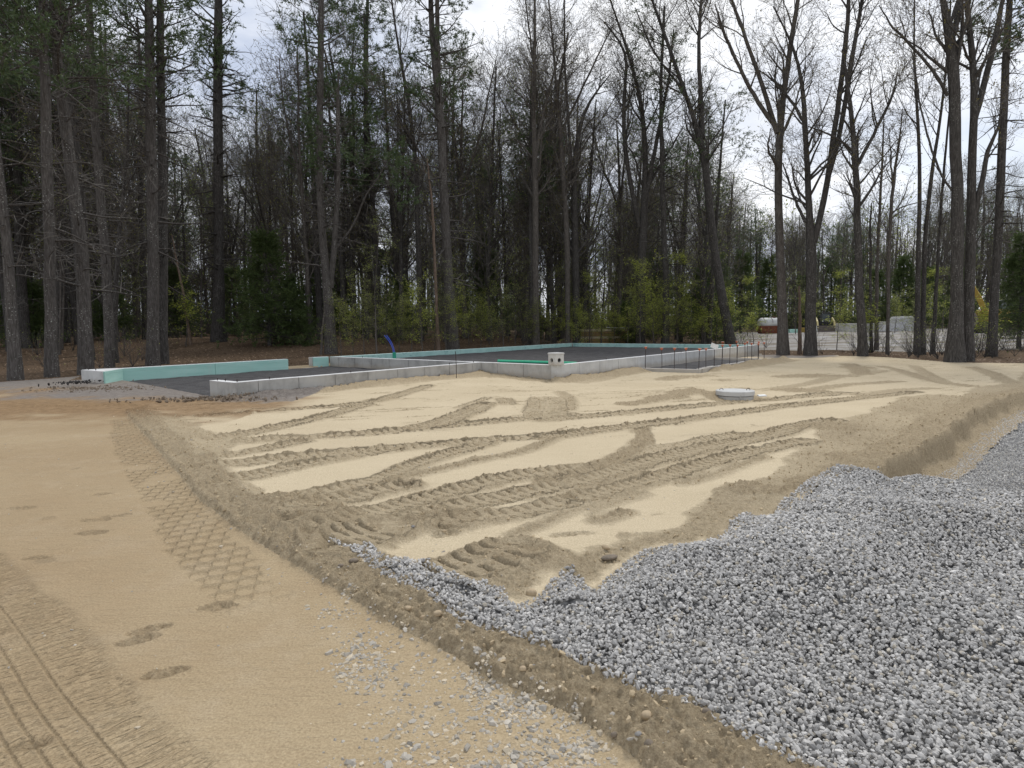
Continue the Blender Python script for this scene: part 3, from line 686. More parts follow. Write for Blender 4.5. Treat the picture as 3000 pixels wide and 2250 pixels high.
wall('front_wall', C_, RR, DP, TK, ZB, ZT, 1.22, mat='concrete_pale')
wall('side_wall', C_ + DP * TK, HX - DP * TK, DA, TK, ZB, ZT, 1.04)
wall('rear_wall', HX, BR, -DP, TK, ZB, ZT - .002, 2.4, top='foam_top')
wall('end_wall', RR + DP * TK, BR - DP * TK, -DA, TK, ZB, ZT - .001, 2.4, top='foam_top')
gd_ = (EC - BC) / np.linalg.norm(EC - BC); gn = np.array([-gd_[1], gd_[0]])
wall('garage_front_wall', BC, EC - gd_ * .002, gn, TK, ZB, ZT + .002, 1.04, first=.56)
wall('garage_return_wall', BC + gn * TK, B0, gd_, TK, ZB, ZT, .66)
cor = MB(); cor.tube([(*(BC + gd_ * .03 + gn * .03), ZB), (*(BC + gd_ * .03 + gn * .03), ZT - .004)], .055, 10); fpart('corner_fillet', cor, [MAT['concrete']])
# garage rear wall with its foam, the return at the door, the doorway sill
g2d = (G3 - G2) / np.linalg.norm(G3 - G2); g2n = np.array([-g2d[1], g2d[0]])
gw = wall('garage_rear_wall', G2 + g2n * .05, G3 + g2n * .05, g2n, TK, ZB, ZT, 2.44, first=2.0)
blk = MB(); blk.prism([G0, G1 - g2n * .0, G2 + g2d * .02, G2 + g2n * .30, G0 + g2d * .5], ZB, ZT - .003); o = fpart('door_return', blk, [MAT['concrete_pale']])
tp = MB(); tp.prism([G0 + g2d * .03, G1 + g2n * .03, G2 + g2n * .02, G2 + g2n * .28, G0 + g2d * .5], ZT - .003, ZT + .003); fpart('lit_top', tp, [MAT['concrete_top']], o)  # paler slab, brightness from above carried by its colour
def foam(A, B, out, z0, z1, t=.05, mat='foam', joints=(), tilt=0.0, seam=True):
    A, B = np.array(A, float), np.array(B, float); L = np.linalg.norm(B - A); d = (B - A) / L; n = np.array(out, float); n = n - d * (n @ d); n /= np.linalg.norm(n)
    s = [0] + list(joints) + [L]
    for a, b in zip(s[:-1], s[1:]):
        g = .006
        o = random.uniform(0, .008)
        p = lambda u, v: A + d * u + n * v
        m = MB(); zs = [(z0, z1)]
        if seam: zc = z1 - random.choice([.07, .09]); zs = [(z0, zc - .003), (zc, z1)]
        for z_a, z_b in zs: m.prism([p(a + g, 0), p(b - g, 0), p(b - g, t + o), p(a + g, t + o)], z_a, z_b, 0)
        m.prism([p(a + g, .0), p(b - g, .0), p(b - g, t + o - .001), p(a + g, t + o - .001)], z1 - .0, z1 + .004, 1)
        fpart('foam_board', m, [MAT[mat], MAT['foam_top']])
foam(G2 + g2n * .05, G3 + g2n * .05, -g2n, -.1, ZT - .012, joints=(2.95,))
gr_d = (G2 - G1) / np.linalg.norm(G2 - G1); gr_n = np.array([gr_d[1], -gr_d[0]])
foam(G1 + gr_d * .05, G2 - gr_d * .02, gr_n, -.1, ZT - .012, t=.035)
hd = (HX - H0) / np.linalg.norm(HX - H0); hn = np.array([-hd[1], hd[0]])
hw = wall('door_jamb_wall', H0 + hn * .05, HX - hd * .02 + hn * .05, hn, TK, ZB, ZT, 3)
foam(H0 + hd * .06 + hn * .05, HX - hd * .05 + hn * .05, -hn, -.1, ZT - .01, seam=False)
si = MB(); si.prism([G3, H0, H0 - g2n * .12, G3 - g2n * .12], -.5, -.035); fpart('door_sill', si, [MAT['concrete_top']])
foam(HX - DP * TK + DA * .3, BR - DP * TK - DA * .3, -DP, 0, ZT - .006, mat='foam_print', joints=(2.44, 4.88, 7.32, 9.76, 12.2, 14.64, 17.0), seam=False)
foam(BR - DA * TK - DP * .3, RR - DA * TK + DP * .3, -DA, 0, ZT - .006, mat='foam_print', joints=(2.44, 4.88, 7.32, 9.7), seam=False)
# low porch wall in stepped lengths
pd = (P2 - P1) / np.linalg.norm(P2 - P1); pn = np.array([-pd[1], pd[0]])
pa = (P1 - P0) / np.linalg.norm(P1 - P0); pan = np.array([-pa[1], pa[0]])
wall('porch_side_wall', P0 + pa * .005, P1, pan, .22, ZB, ZP - .02, 3.0, mat='concrete_pale')
lp = np.linalg.norm(P2 - P1); pw = None; k = .0; i = 0
m = MB(); m.prism([P1 + pd * .23, P2, P2 + pn * .2, P1 + pn * .2 + pd * .23], ZB, ZP - .05); pw = fpart('porch_front_wall', m, [MAT['concrete_pale']])
while k < lp - .1:
    L = min(.72 + .15 * (i % 3), lp - k); zz = ZP + (.0, .015, -.006, .012)[i % 4]
    m = MB(); a = max(k, .235); m.prism([P1 + pd * (a + .004) - pn * .003, P1 + pd * (k + L - .004) - pn * .003, P1 + pd * (k + L - .004) + pn * .205, P1 + pd * (a + .004) + pn * .205], ZB, zz - .01, 0)
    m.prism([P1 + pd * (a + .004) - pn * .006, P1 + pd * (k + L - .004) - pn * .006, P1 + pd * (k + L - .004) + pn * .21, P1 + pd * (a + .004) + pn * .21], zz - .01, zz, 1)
    fpart('panel', m, [MAT['concrete_pale'], MAT['concrete_top']], pw); k += L; i += 1
wall('porch_end_wall', Q0 - DP * .005, Q1, DA, .2, ZB, ZP, 3.0, mat='concrete_pale')
# fills
def quad_fill(name, P, z, amp, n=40, label=None, mat='fill'):
    u, v = np.meshgrid(np.linspace(0, 1, n), np.linspace(0, 1, n)); P = [np.array(p, float) for p in P]
    X = (P[0][0] * (1 - u) * (1 - v) + P[1][0] * u * (1 - v) + P[2][0] * u * v + P[3][0] * (1 - u) * v).ravel()
    Y = (P[0][1] * (1 - u) * (1 - v) + P[1][1] * u * (1 - v) + P[2][1] * u * v + P[3][1] * (1 - u) * v).ravel()
    Z_ = z + amp * (fbm(X * 2.1, Y * 2.1, 4, 201) - .5)
    i = np.arange(n * n).reshape(n, n); q = np.stack([i[:-1, :-1], i[:-1, 1:], i[1:, 1:], i[1:, :-1]], -1).reshape(-1, 4)
    me = mk(name, np.column_stack([X - FO.x, Y - FO.y, Z_]), q, mats=[MAT[mat]], smooth=True); return part(name, me, FND, label)
quad_fill('stone_fill', [C_ + (DA + DP) * .15, RR + (DP - DA) * .15, BR - (DA + DP) * .15, HX + (DA - DP) * .15], .145, .05, 90, 'dark crushed stone fill inside the main walls')
quad_fill('stone_fill', [BC + gn * .15, EC + gn * .1, HX - DP * .05, G2 - g2n * .03], -.03, .06, 60, 'dark crushed stone fill on the garage floor')
quad_fill('stone_fill', [P0, P1 + pn * .1 + pd * .15, P2 + pn * .1 - pd * .8, Q0 - DP * .02], -.09, .04, 30, 'dark stone fill inside the low porch wall')
# anchor bolts on the wall tops
# ------------------------------------------------------------------ rebar stakes with caps
MAT['rust'] = plain('rusty_steel', (0.055, 0.042, 0.038), 0.8, 0.4, 40, metal=0.3)
MAT['cap'] = plain('orange_plastic', (0.55, 0.13, 0.05), 0.5, 0.15, 8)
MAT['cap_top'] = plain('faded_cap_top', (0.62, 0.42, 0.34), 0.6, 0.12, 8)
MAT['white_plastic'] = plain('white_plastic', (0.75, 0.76, 0.75), 0.5, 0.06, 8)
for A, B, n_, t in ((BC, EC, gn, (.12, .9, 3.2, 6.9, 8.0)), (B0, BC, gd_, (.2, .55)), (C_, RR, DP, (3.0, 9.0, 15)), (HX, C_, DA, (2.0, 4.5)), (G2, G3, g2n, (1.2, 4.4)), (G0, G1, g2d, (.3, .8))):
    d = (np.array(B) - A) / np.linalg.norm(np.array(B) - A); n_ = np.array(n_)
    for s in t:
        p = A + d * s + n_ * .09; m = MB(); m.tube([(*p, ZT - .05), (*p, ZT + .055)], .009, 6); m.tube([(*p, ZT + .02), (*p, ZT + .032)], .016, 6)
        fpart('anchor_bolt', m, [MAT['rust']])
STK = [((168, 295), (162, 605), 'first from the left'), ((412, 312), (418, 625), 'second from the left'), ((613, 312), (607, 612), 'third from the left'), ((788, 312), (793, 622), 'fourth from the left'), ((1000, 318), (983, 612), 'leaning slightly right beside a faded cap'), ((1097, 315), (1098, 605), 'topped by the palest cap'), ((1229, 285), (1222, 590), 'carrying a tilted white plate'), ((1352, 265), (1343, 575), 'just right of the white plate'), ((1470, 260), (1462, 555), 'with the brightest orange cap'), ((1585, 262), (1572, 540), 'third right of the white plate'), ((1698, 235), (1698, 520), 'sixth from the right end'), ((1803, 237), (1802, 500), 'third from the right end of the front row'), ((1905, 242), (1898, 480), 'beside the far wall corner'), ((1993, 225), (1995, 470), 'standing last, beyond the far corner')]
def stake(top, bot, depth, label, tilt=0, group='capped rebar stakes along the porch wall', zb=None):
    tx, ty = 1860 + top[0] / 5.267, 960 + top[1] / 5.267; bx, by = 1860 + bot[0] / 5.267, 960 + bot[1] / 5.267
    b = AT(bx, by, depth); t = AT(tx, ty, depth)
    if zb is not None: b[2] = zb
    o = thing('rebar_stake', label, 'stake', tuple(b), 0, group); t = t - b
    bar = MB(); bar.tube([(0, 0, -.25), tuple(t * .5 + np.array([random.uniform(-.006, .006), 0, 0])), tuple(t * .97)], .0105, 6); part('bar', bar.mesh('bar', [MAT['rust']]), o)
    cp = MB(); r = .062
    cp.lathe((0, 0, 0), [(.020, -.075), (.026, -.06), (.034, -.03), (r, -.012), (r, -.006)], 12, 0); cp.lathe((0, 0, 0), [(r, -.006), (r, .002), (r * .9, .006)], 12, 1)
    me = cp.mesh('cap', [MAT['cap'], MAT['cap_top']], angle=40)
    if tilt == 9:
        cp = MB(); cp.box((0, 0, 0), (.30, .02, .16), .3, 0, tilt=Matrix.Rotation(.35, 3, 'Y')); cp.tube([(0, 0, -.12), (0, 0, -.02)], .03, 8); me = cp.mesh('cap', [MAT['white_plastic']])
    c = part('cap', me, o); c.location = tuple(t); c.rotation_euler = (0, tilt if tilt != 9 else 0, 0)
wallline = lambda s: P1 + pd * s + pn * .1
for top, bot, w in STK:
    bx = 1860 + bot[0] / 5.267
    k = (bx - 1500) / F
    # depth where this column of the picture meets the porch wall
    best = None
    for A, B in ((P0 + pan * .1, P1 + pan * .1), (P1 + pn * .1, P2 + pn * .1 + pd * .3)):
        for s in np.linspace(0, 1, 200):
            q = A + (B - A) * s; e = abs(q[0] / q[1] - k)
            if best is None or e < best[0]: best = (e, q[1])
    stake(top, bot, best[1], 'dark rebar stake with orange cap, ' + w, 9 if 'white plate' in w and 'tilted' in w else random.uniform(-.08, .08))
for top, bot, w in [((1355, 218), (1353, 470), 'back row, farthest left'), ((1575, 210), (1574, 472), 'back row, its cap tipped to one side'), ((1735, 212), (1735, 470), 'back row, third along'), ((1913, 214), (1912, 475), 'back row, nearest the far corner')]:
    s = (bot[0] - 1240) / 660; q = Q0 + (Q1 - Q0) * s
    stake(top, bot, q[1] + .1, 'thin rebar stake with pale cap, ' + w, .35 if 'tipped' in w else 0, 'capped rebar stakes on the porch end wall')
b = AT(1240 + 517 / 5.53, 980 + 480 / 5.53, EC[1] - 2.0); o = thing('rebar_stake', 'bare dark steel rod standing upright behind the garage wall', 'stake', (b[0], b[1] + .3, -.03))
m = MB(); m.tube([(0, 0, -.2), (.004, 0, .4), (-.012, 0, .80)], .0105, 6); part('bar', m.mesh('bar', [MAT['rust']]), o)
# ------------------------------------------------------------------ concrete box on the corner
bx_p = C_ + (DP + DA) * .10; bo = thing('distribution_box', 'small pale concrete box with round black openings on the wall corner', 'concrete box', (bx_p[0], bx_p[1], ZT), math.radians(34))
def holed_face(mb, s, z0, z1, hc, hr, axis, m=0):
    """square face with a round hole and its dark barrel, on the -Y side, turned to one of the four sides"""
    n = 24; h = s / 2; R_ = Matrix.Rotation(axis, 3, 'Z')
    outer = []; inner = []
    for k in range(n):
        a = 2 * math.pi * k / n; ca, sa = math.cos(a), math.sin(a); q = max(abs(ca), abs(sa)); 
        outer.append((ca / q * h, sa / q * (z1 - z0) / 2 + (z0 + z1) / 2)); inner.append((ca * hr, sa * hr + hc))
    V = [R_ @ Vector((x, -h, z)) for x, z in outer] + [R_ @ Vector((x, -h, z)) for x, z in inner] + [R_ @ Vector((x, -h + .05, z)) for x, z in inner]
    Fc = [(k, (k + 1) % n, n + (k + 1) % n, n + k) for k in range(n)] + [(n + k, n + (k + 1) % n, 2 * n + (k + 1) % n, 2 * n + k) for k in range(n)]
    mb.add(V, Fc, m)
m = MB()
for k in range(4): holed_face(m, .32, 0, .30, .135, .063, k * math.pi / 2)
m.box((0, 0, .01), (.318, .318, .02)); m.box((0, 0, .295), (.318, .318, .012)); part('body', m.mesh('body', [MAT['concrete_pale']]), bo)
m = MB(); m.box((0, 0, .15), (.215, .215, .27)); part('dark_core', m.mesh('dark_core', [plain('shade_black', (.012, .012, .012), .9, .2)]), bo)  # solid black block painting the dark seen through the openings
m = MB(); m.box((0, 0, .328), (.345, .345, .048), 0, 0, .014); part('lid', m.mesh('lid', [MAT['concrete_pale']]), bo)
# ------------------------------------------------------------------ pipes
MAT['green_pvc'] = plain('green_pvc', (0.06, 0.48, 0.27), 0.4, 0.1, 4, 0.4); MAT['teal_pvc'] = plain('teal_coupling', (0.03, 0.30, 0.20), 0.45, 0.1, 4); MAT['blue_pex'] = plain('blue_tubing', (0.03, 0.09, 0.52), 0.35, 0.1, 5, 0.5)
a = G(1459.7, 1057.8, .20); b = G(1690, 1064.5, .20); d = (b - a)
m = MB(); m.tube([(0, 0, 0), tuple(d)], .05, 16); m.tube([(0, 0, 0), tuple(d * .012)], .054, 16)
me = m.mesh('sewer_pipe', [MAT['green_pvc']], angle=40); single('drain_pipe', me, 'long bright green plastic pipe lying on the dark fill', 'pipe', tuple(a + np.array([0, 0, .003])))
rp = AT(860 + 1634 / 5.53, 960 + 505 / 5.53, 24.6); ro = thing('pipe_riser', 'upright green pipe stub with blue tubes bending out of it', 'pipe', (rp[0], rp[1], .14))
m = MB(); m.tube([(0, 0, -.1), (0, 0, .22)], .055, 16); part('pipe', m.mesh('pipe', [MAT['green_pvc']], angle=40), ro)
m = MB(); m.tube([(0, 0, .14), (0, 0, .40)], .068, 16); part('coupling', m.mesh('coupling', [MAT['teal_pvc']], angle=40), ro)
for dx in (-.018, .022):
    pts = [(dx, 0, .2), (dx - .01, 0, .42), (dx - .06, 0, .62), (-.16 + dx * 1.4, .02, .84), (-.32 + dx * 2.0, .02, 1.04)]
    m = MB(); q = smooth_line(np.array([(p[0], p[2]) for p in pts]), 2); m.tube([(x, dx, z) for x, z in q], .013, 8); part('tube', m.mesh('tube', [MAT['blue_pex']], smooth=True), ro)
# ------------------------------------------------------------------ concrete riser with lid in the sand
mh = thing('manhole_riser', 'round concrete tank riser with pale lid standing in the sand', 'manhole', (MH[0], MH[1] + .42, -.205))
m = MB(); m.lathe((0, 0, 0), [(.365, -.3), (.37, .185), (.355, .19)], 48); part('ring', m.mesh('ring', [MAT['concrete']], angle=40), mh)
m = MB(); m.lathe((0, 0, 0), [(.345, .185), (.345, .20)], 48); part('gasket', m.mesh('gasket', [plain('black_rubber', (.012, .012, .012), .6, .2)], angle=40), mh)
m = MB(); m.lathe((0, 0, 0), [(.36, .198), (.385, .202), (.39, .285), (.38, .295)], 48); lid = part('lid', m.mesh('lid', [MAT['concrete_pale']], angle=30), mh)
for ang in (math.pi * .93, -.12):
    c, s = math.cos(ang) * .27, math.sin(ang) * .27; m = MB()
    m.tube([(c - .03, s, .28), (c - .035, s + .01, .315), (c - .015, s + .015, .33), (c + .018, s + .015, .33), (c + .035, s + .01, .315), (c + .03, s, .28)], .006, 6); part('lifting_loop', m.mesh('lifting_loop', [MAT['rust']], smooth=True), lid)
m = MB(); m.box((0, 0, .19), (.03, .03, .07)); o = part('clip', m.mesh('clip', [MAT['concrete']]), mh); o.location = (-.02, -.372, .0)
m = MB(); m.box((0, 0, 0), (.17, .09, .02), .2, tilt=Matrix.Rotation(.15, 3, 'X')); single('plastic_scrap', m.mesh('plastic_scrap', [MAT['white_plastic']]), 'scrap of white plastic lying beside the concrete riser', 'scrap', (MH[0] + .50, MH[1] + .25, -.01))
# ------------------------------------------------------------------ trees: branch arrays grown level by level
def unit(v): return v / (np.linalg.norm(v, axis=-1, keepdims=True) + 1e-9)
def spawn(P, R, n, t0, t1, ang, length, K, rng, rr=.5, up=.15, wob=.12, rmin=.004, bias=1.0, taper=.25):
    """children of branches P (N,K0,3): n per branch between t0 and t1; returns points and radii"""
    N, K0, _ = P.shape
    n = np.broadcast_to(np.asarray(n), (N,)).astype(int); idx = np.repeat(np.arange(N), n); T = len(idx)
    if T == 0: return np.zeros((0, K, 3)), np.zeros((0, K)), idx, np.zeros(0)
    t = t0 + (t1 - t0) * rng.random(T) ** bias
    f = t * (K0 - 1); i = np.minimum(f.astype(int), K0 - 2); w = (f - i)[:, None]
    p0 = P[idx, i] * (1 - w) + P[idx, i + 1] * w; tan = unit(P[idx, i + 1] - P[idx, i])
    r0 = R[idx, i] * (1 - w[:, 0]) + R[idx, i + 1] * w[:, 0]
    rnd = rng.normal(size=(T, 3)); rad = unit(rnd - tan * (rnd * tan).sum(1, keepdims=True))
    a = np.radians(rng.uniform(ang[0], ang[1], T))[:, None]
    d = unit(tan * np.cos(a) + rad * np.sin(a))
    L = length(t, idx, rng) if callable(length) else rng.uniform(length[0], length[1], T)
    pts = [p0]; seg = (L / (K - 1))[:, None]
    for k in range(1, K):
        d = unit(d + rng.normal(size=(T, 3)) * wob + np.array([0, 0, up])); pts.append(pts[-1] + d * seg)
    rb = np.maximum(r0 * rr * rng.uniform(.6, 1.0, T), rmin)
    rads = rb[:, None] * np.linspace(1, taper, K)[None]; rads = np.maximum(rads, rmin * .6)
    return np.stack(pts, 1), rads, idx, t
def tubes(P, R, sides):
    N, K, _ = P.shape
    if N == 0: return np.zeros((0, 3)), np.zeros((0, 4), int)
    T = np.empty_like(P); T[:, 1:-1] = P[:, 2:] - P[:, :-2]; T[:, 0] = P[:, 1] - P[:, 0]; T[:, -1] = P[:, -1] - P[:, -2]; T = unit(T)
    m = unit(P[:, -1] - P[:, 0]); ref = np.where(np.abs(m[:, 2:3]) > .8, np.array([[1.0, 0.13, 0]]), np.array([[0.05, 0.1, 1.0]]))[:, None]
    A = unit(np.cross(np.broadcast_to(ref, T.shape), T)); B = np.cross(T, A)
    w = np.arange(sides) * 2 * math.pi / sides
    V = P[:, :, None] + R[:, :, None, None] * (np.cos(w)[None, None, :, None] * A[:, :, None] + np.sin(w)[None, None, :, None] * B[:, :, None])
    base = np.arange(N * K * sides).reshape(N, K, sides); nx = np.roll(base, -1, 2)
    Q = np.stack([base[:, :-1], nx[:, :-1], nx[:, 1:], base[:, 1:]], -1).reshape(-1, 4)
    return V.reshape(-1, 3), Q
def ribbons(P, R):
    N, K, _ = P.shape
    T = unit(P[:, -1] - P[:, 0]); rnd = np.stack([np.sin(np.arange(N) * 12.9898), np.sin(np.arange(N) * 78.233), np.cos(np.arange(N) * 37.719)], 1)
    A = unit(np.cross(T, rnd))[:, None] * (R * 1.35)[:, :, None]
    V = np.stack([P - A, P + A], 2).reshape(-1, 3); b = np.arange(N * K * 2).reshape(N, K, 2)
    Q = np.stack([b[:, :-1, 0], b[:, :-1, 1], b[:, 1:, 1], b[:, 1:, 0]], -1).reshape(-1, 4); return V, Q
def join(parts):
    V = []; Q = []; n = 0
    for v, q in parts:
        if len(v): V.append(v); Q.append(q + n); n += len(v)
    return (np.concatenate(V), np.concatenate(Q)) if V else (np.zeros((0, 3)), np.zeros((0, 4), int))
def leaves(C, size, rng, aspect=.6, flat=0.0):
    """small folded leaf quads at points C"""
    N = len(C); s = rng.uniform(size[0], size[1], N)[:, None]
    d = rng.normal(size=(N, 3)); d[:, 2] *= (1 - flat); d = unit(d); n = rng.normal(size=(N, 3)) * (1 - flat) + np.array([0, 0, flat * 1.5 + .01]); b = unit(np.cross(d, n))
    V = np.stack([C, C + d * s * .5 + b * s * aspect * .5, C + d * s, C + d * s * .5 - b * s * aspect * .5], 1).reshape(-1, 3)
    return V, np.arange(N * 4).reshape(N, 4)
def tufts(C, D, rng, n=6, ln=(.12, .2), wd=.016, spread=.8):
    """sprays of needles: thin triangles fanned about direction D"""
    N = len(C); C = np.repeat(C, n, 0); D = np.repeat(unit(D), n, 0); d = unit(D + rng.normal(size=(N * n, 3)) * spread)
    L = rng.uniform(ln[0], ln[1], N * n)[:, None]; b = unit(np.cross(d, rng.normal(size=(N * n, 3)))) * wd
    V = np.stack([C - b, C + b, C + d * L], 1).reshape(-1, 3); return V, np.arange(N * n * 3).reshape(-1, 3)
def resample(pts, rad, K):
    pts = np.array(pts, float); rad = np.array(rad, float); s = np.concatenate([[0], np.cumsum(np.linalg.norm(np.diff(pts, axis=0), axis=1))])
    t = np.linspace(0, s[-1], K); P = np.stack([np.interp(t, s, pts[:, i]) for i in range(3)], 1)
    for _ in range(2): P[1:-1] = P[1:-1] * .5 + (P[:-2] + P[2:]) * .25
    return P, np.interp(t, s, rad)
KS = 18
def stems_arrays(stems, rng, flare=True, wob=.012):
    P = []; R = []
    for k, (p, r) in enumerate(stems):
        a, b = resample(p, r, KS); L = np.linalg.norm(a[-1] - a[0]); a[1:] += rng.normal(size=(KS - 1, 3)) * wob * np.array([1, 1, 0])
        if flare and k == 0: b[0] *= 1.35; b[1] *= 1.03; a = np.vstack([a[:1] - np.array([0, 0, .25]), a[1:]])
        P.append(a); R.append(b)
    return np.stack(P), np.stack(R)
def bare_crown(P, R, rng, H, dens=1.0, t0=.35, ang=(25, 60), fine=1, lens=.22, rmin=.006):
    """limbs and twigs of a leafless hardwood"""
    N = len(P)
    ln = lambda t, i, g: H * lens * (1.15 - .75 * t) * g.uniform(.5, 1.15, len(t))
    nl = np.maximum(3, (np.linalg.norm(P[:, -1] - P[:, 0], axis=1) * 1.5 * dens)).astype(int)
    L1, R1, _, _ = spawn(P, R, nl, t0, .99, ang, ln, 7, rng, .5, .10, .13, .012)
    L2, R2, _, _ = spawn(L1, R1, int(5 * dens + 1), .2, 1, (25, 60), lambda t, i, g: H * .085 * g.uniform(.5, 1.2, len(t)), 5, rng, .6, .07, .16, rmin * 1.3)
    L3, R3, _, _ = spawn(L2, R2, int(7.5 * fine), .15, 1, (25, 65), lambda t, i, g: H * .045 * g.uniform(.4, 1.2, len(t)), 3, rng, .65, .05, .18, rmin)
    return (L1, R1), (L2, R2), (L3, R3)
def tree_meshes(name, P, R, rng, H, kind, bark, dens=1.0, t0=.35, ang=(25, 60), buds=(.05, .09), bud_mat='bud', nbud=1.0, lens=.22, fine=1.0, sides=10):
    tv, tq = tubes(P, R, sides); parts = [(tv, tq)]
    if kind == 'bare':
        l1, l2, l3 = bare_crown(P, R, rng, H, dens, t0, ang, fine, lens)
        parts.append(tubes(*l1, 5)); trunk = join(parts)
        cv, cq = join([tubes(*l2, 3), ribbons(*l3)]); nq = len(cq)
        ends = l3[0][:, -1]; k = int(len(ends) * nbud); sel = rng.integers(0, len(ends), k); lv, lq = leaves(ends[sel] + rng.normal(size=(k, 3)) * .05, buds, rng)
        V = np.concatenate([cv, lv]); Q = np.concatenate([cq, lq + len(cv)])
        crown = mk(name + '_crown', V, Q, mats=[MAT['twig'], MAT[bud_mat]], qm=np.r_[np.zeros(nq, int), np.ones(len(lq), int)])
    else:
        # pine: whorls of level limbs, bare below, needled above
        N = len(P); Lp = np.linalg.norm(P[:, -1] - P[:, 0], axis=1)
        ln = lambda t, i, g: H * (.155 - .05 * t) * g.uniform(.35, 1.1, len(t))
        D1, E1, _, _ = spawn(P, R, (Lp * 3.2 * dens).astype(int), t0 * .35, .85, (72, 108), lambda t, i, g: H * .10 * g.uniform(.2, 1.1, len(t)), 6, rng, .26, -.015, .10, .010)
        D2, E2, _, _ = spawn(D1, E1, 4, .25, 1, (30, 70), lambda t, i, g: H * .04 * g.uniform(.3, 1.2, len(t)), 3, rng, .6, .02, .15, .006)
        L1, R1, _, t1 = spawn(P, R, (Lp * 2.2 * dens).astype(int), max(t0, .5), 1, (60, 92), ln, 7, rng, .32, .05, .09, .012)
        L2, R2, _, _ = spawn(L1, R1, 6, .3, 1, (30, 65), lambda t, i, g: H * .045 * g.uniform(.4, 1.2, len(t)), 4, rng, .6, .06, .12, .006)
        parts.append(tubes(L1, R1, 5)); parts.append(tubes(D1, E1, 4)); trunk = join(parts)
        cv, cq = join([ribbons(L2, R2), ribbons(D2, E2)])
        C = np.concatenate([L2[:, -1], L2[:, 2] * .5 + L2[:, 3] * .5, L2[:, 2], L1[:, -1]]); D = np.concatenate([L2[:, -1] - L2[:, -2]] * 3 + [L1[:, -1] - L1[:, -2]])
        C = np.concatenate([C, C + rng.normal(size=C.shape) * .14]); D = np.concatenate([D, D]); D = unit(D) + np.array([0, 0, .25])
        nv, nt = tufts(C, D, rng, max(3, int(7 * fine)), (.14, .26), .019, .75)
        V = np.concatenate([cv, nv]); crown = mk(name + '_crown', V, cq, nt + len(cv), mats=[MAT['twig'], MAT['needle']], qm=np.zeros(len(cq), int), tm=np.ones(len(nt), int))
    tr = mk(name + '_trunk', trunk[0], trunk[1], mats=[MAT[bark]], smooth=True)
    return tr, crown
CROP = {1: 0, 2: 750, 3: 1500, 4: 2250}
def gz_at(x, y): return float(ground(np.array([x]), np.array([y]))[0][0])
def hero(name, label, crop, stems, kind, bark, depth=None, H=18, seed=1, ext=6.0, group='tall trees at the edge of the clearing', cat='tree', dstep=.5, **kw):
    """stems: lists of (x, y, width) in crop pixels, traced bottom up; the first starts at the ground"""
    g = np.random.default_rng(seed); ox = CROP[crop]; s = 1.3827
    bx, by, _ = stems[0][0]; X, Y = ox + bx / s, by / s
    if depth is None: depth = G(X, Y)[1]
    b = AT(X, Y, depth); zb = gz_at(b[0], b[1]); out = []
    for k, st in enumerate(stems):
        n = len(st); dd = 0.0 if k == 0 else g.uniform(-1, 1) * dstep
        pts = []; rad = []
        for j, (x, y, w) in enumerate(st):
            p = AT(ox + x / s, y / s, depth + dd * (j / max(1, n - 1)) * 2.0); pts.append(p - np.array([b[0], b[1], zb])); rad.append(max(.012, w / s / F * depth / 2 * (.92 if crop == 4 else 1.0)))
        if k == 0: pts[0][2] = 0.0
        if st[-1][1] <= 5:     # leaves the frame at the top: carry on upwards
            d = unit(pts[-1] - pts[-2]); d = unit(d + np.array([0, 0, .4])); pts.append(pts[-1] + d * ext * .5 + g.normal(size=3) * .2); rad.append(rad[-1] * .6); pts.append(pts[-1] + d * ext * .5 + g.normal(size=3) * .3); rad.append(rad[-1] * .3)
        else: rad[-1] *= .6
        out.append((pts, rad))
    P, R = stems_arrays(out, g)
    tr, cr = tree_meshes(name, P, R, g, H, kind, bark, **kw)
    o = thing(name, label, cat, (b[0], b[1], zb), 0, group); part('trunk', tr, o); part('crown', cr, o)
    return o
LEFT = 'pines at the left edge of the site'; RIGHT = 'hardwoods at the right edge of the site'; MID = 'tall trees behind the foundation'
hero('pine_tree', 'leftmost grey pine trunk leaning out of the frame', 1, [[(63, 1540, 48), (48, 1250, 42), (28, 1000, 36), (5, 750, 30), (-25, 420, 26), (-60, 0, 22)]], 'pine', 'pine_bark', None, 20, 11, group=LEFT, t0=.5, fine=.6)
hero('pine_tree', 'straight grey pine trunk, second from the left edge', 1, [[(210, 1528, 45), (205, 1200, 42), (198, 900, 40), (190, 600, 38), (183, 300, 34), (172, 0, 30)]], 'pine', 'pine_bark', None, 20, 12, group=LEFT, t0=.5, fine=.6)
hero('pine_tree', 'thick pine trunk bending left as it rises behind the foam wall', 1, [[(346, 1506, 50), (343, 1200, 48), (325, 950, 44), (290, 700, 42), (262, 500, 40), (240, 300, 36), (222, 150, 34), (212, 0, 24)], [(230, 170, 24), (262, 110, 18), (300, 0, 12)]], 'pine', 'pine_bark', 22.2, 20, 13, group=LEFT, t0=.45, fine=.6)
hero('pine_tree', 'slimmer dark pine trunk tilting left beside the bent thick one', 1, [[(443, 1490, 32), (437, 1200, 34), (425, 1000, 34), (405, 750, 30), (385, 500, 28), (372, 250, 26), (358, 0, 24)]], 'pine', 'pine_bark', 26, 20, 14, group=LEFT, t0=.42, fine=.6)
hero('pine_tree', 'thin brown trunk half hidden behind a slim pine', 1, [[(470, 1488, 22), (464, 1250, 19), (478, 1000, 16), (500, 800, 13), (520, 560, 10), (520, 300, 8)]], 'bare', 'dark_bark', 29, 15, 15, group=LEFT, t0=.45, dens=.7)
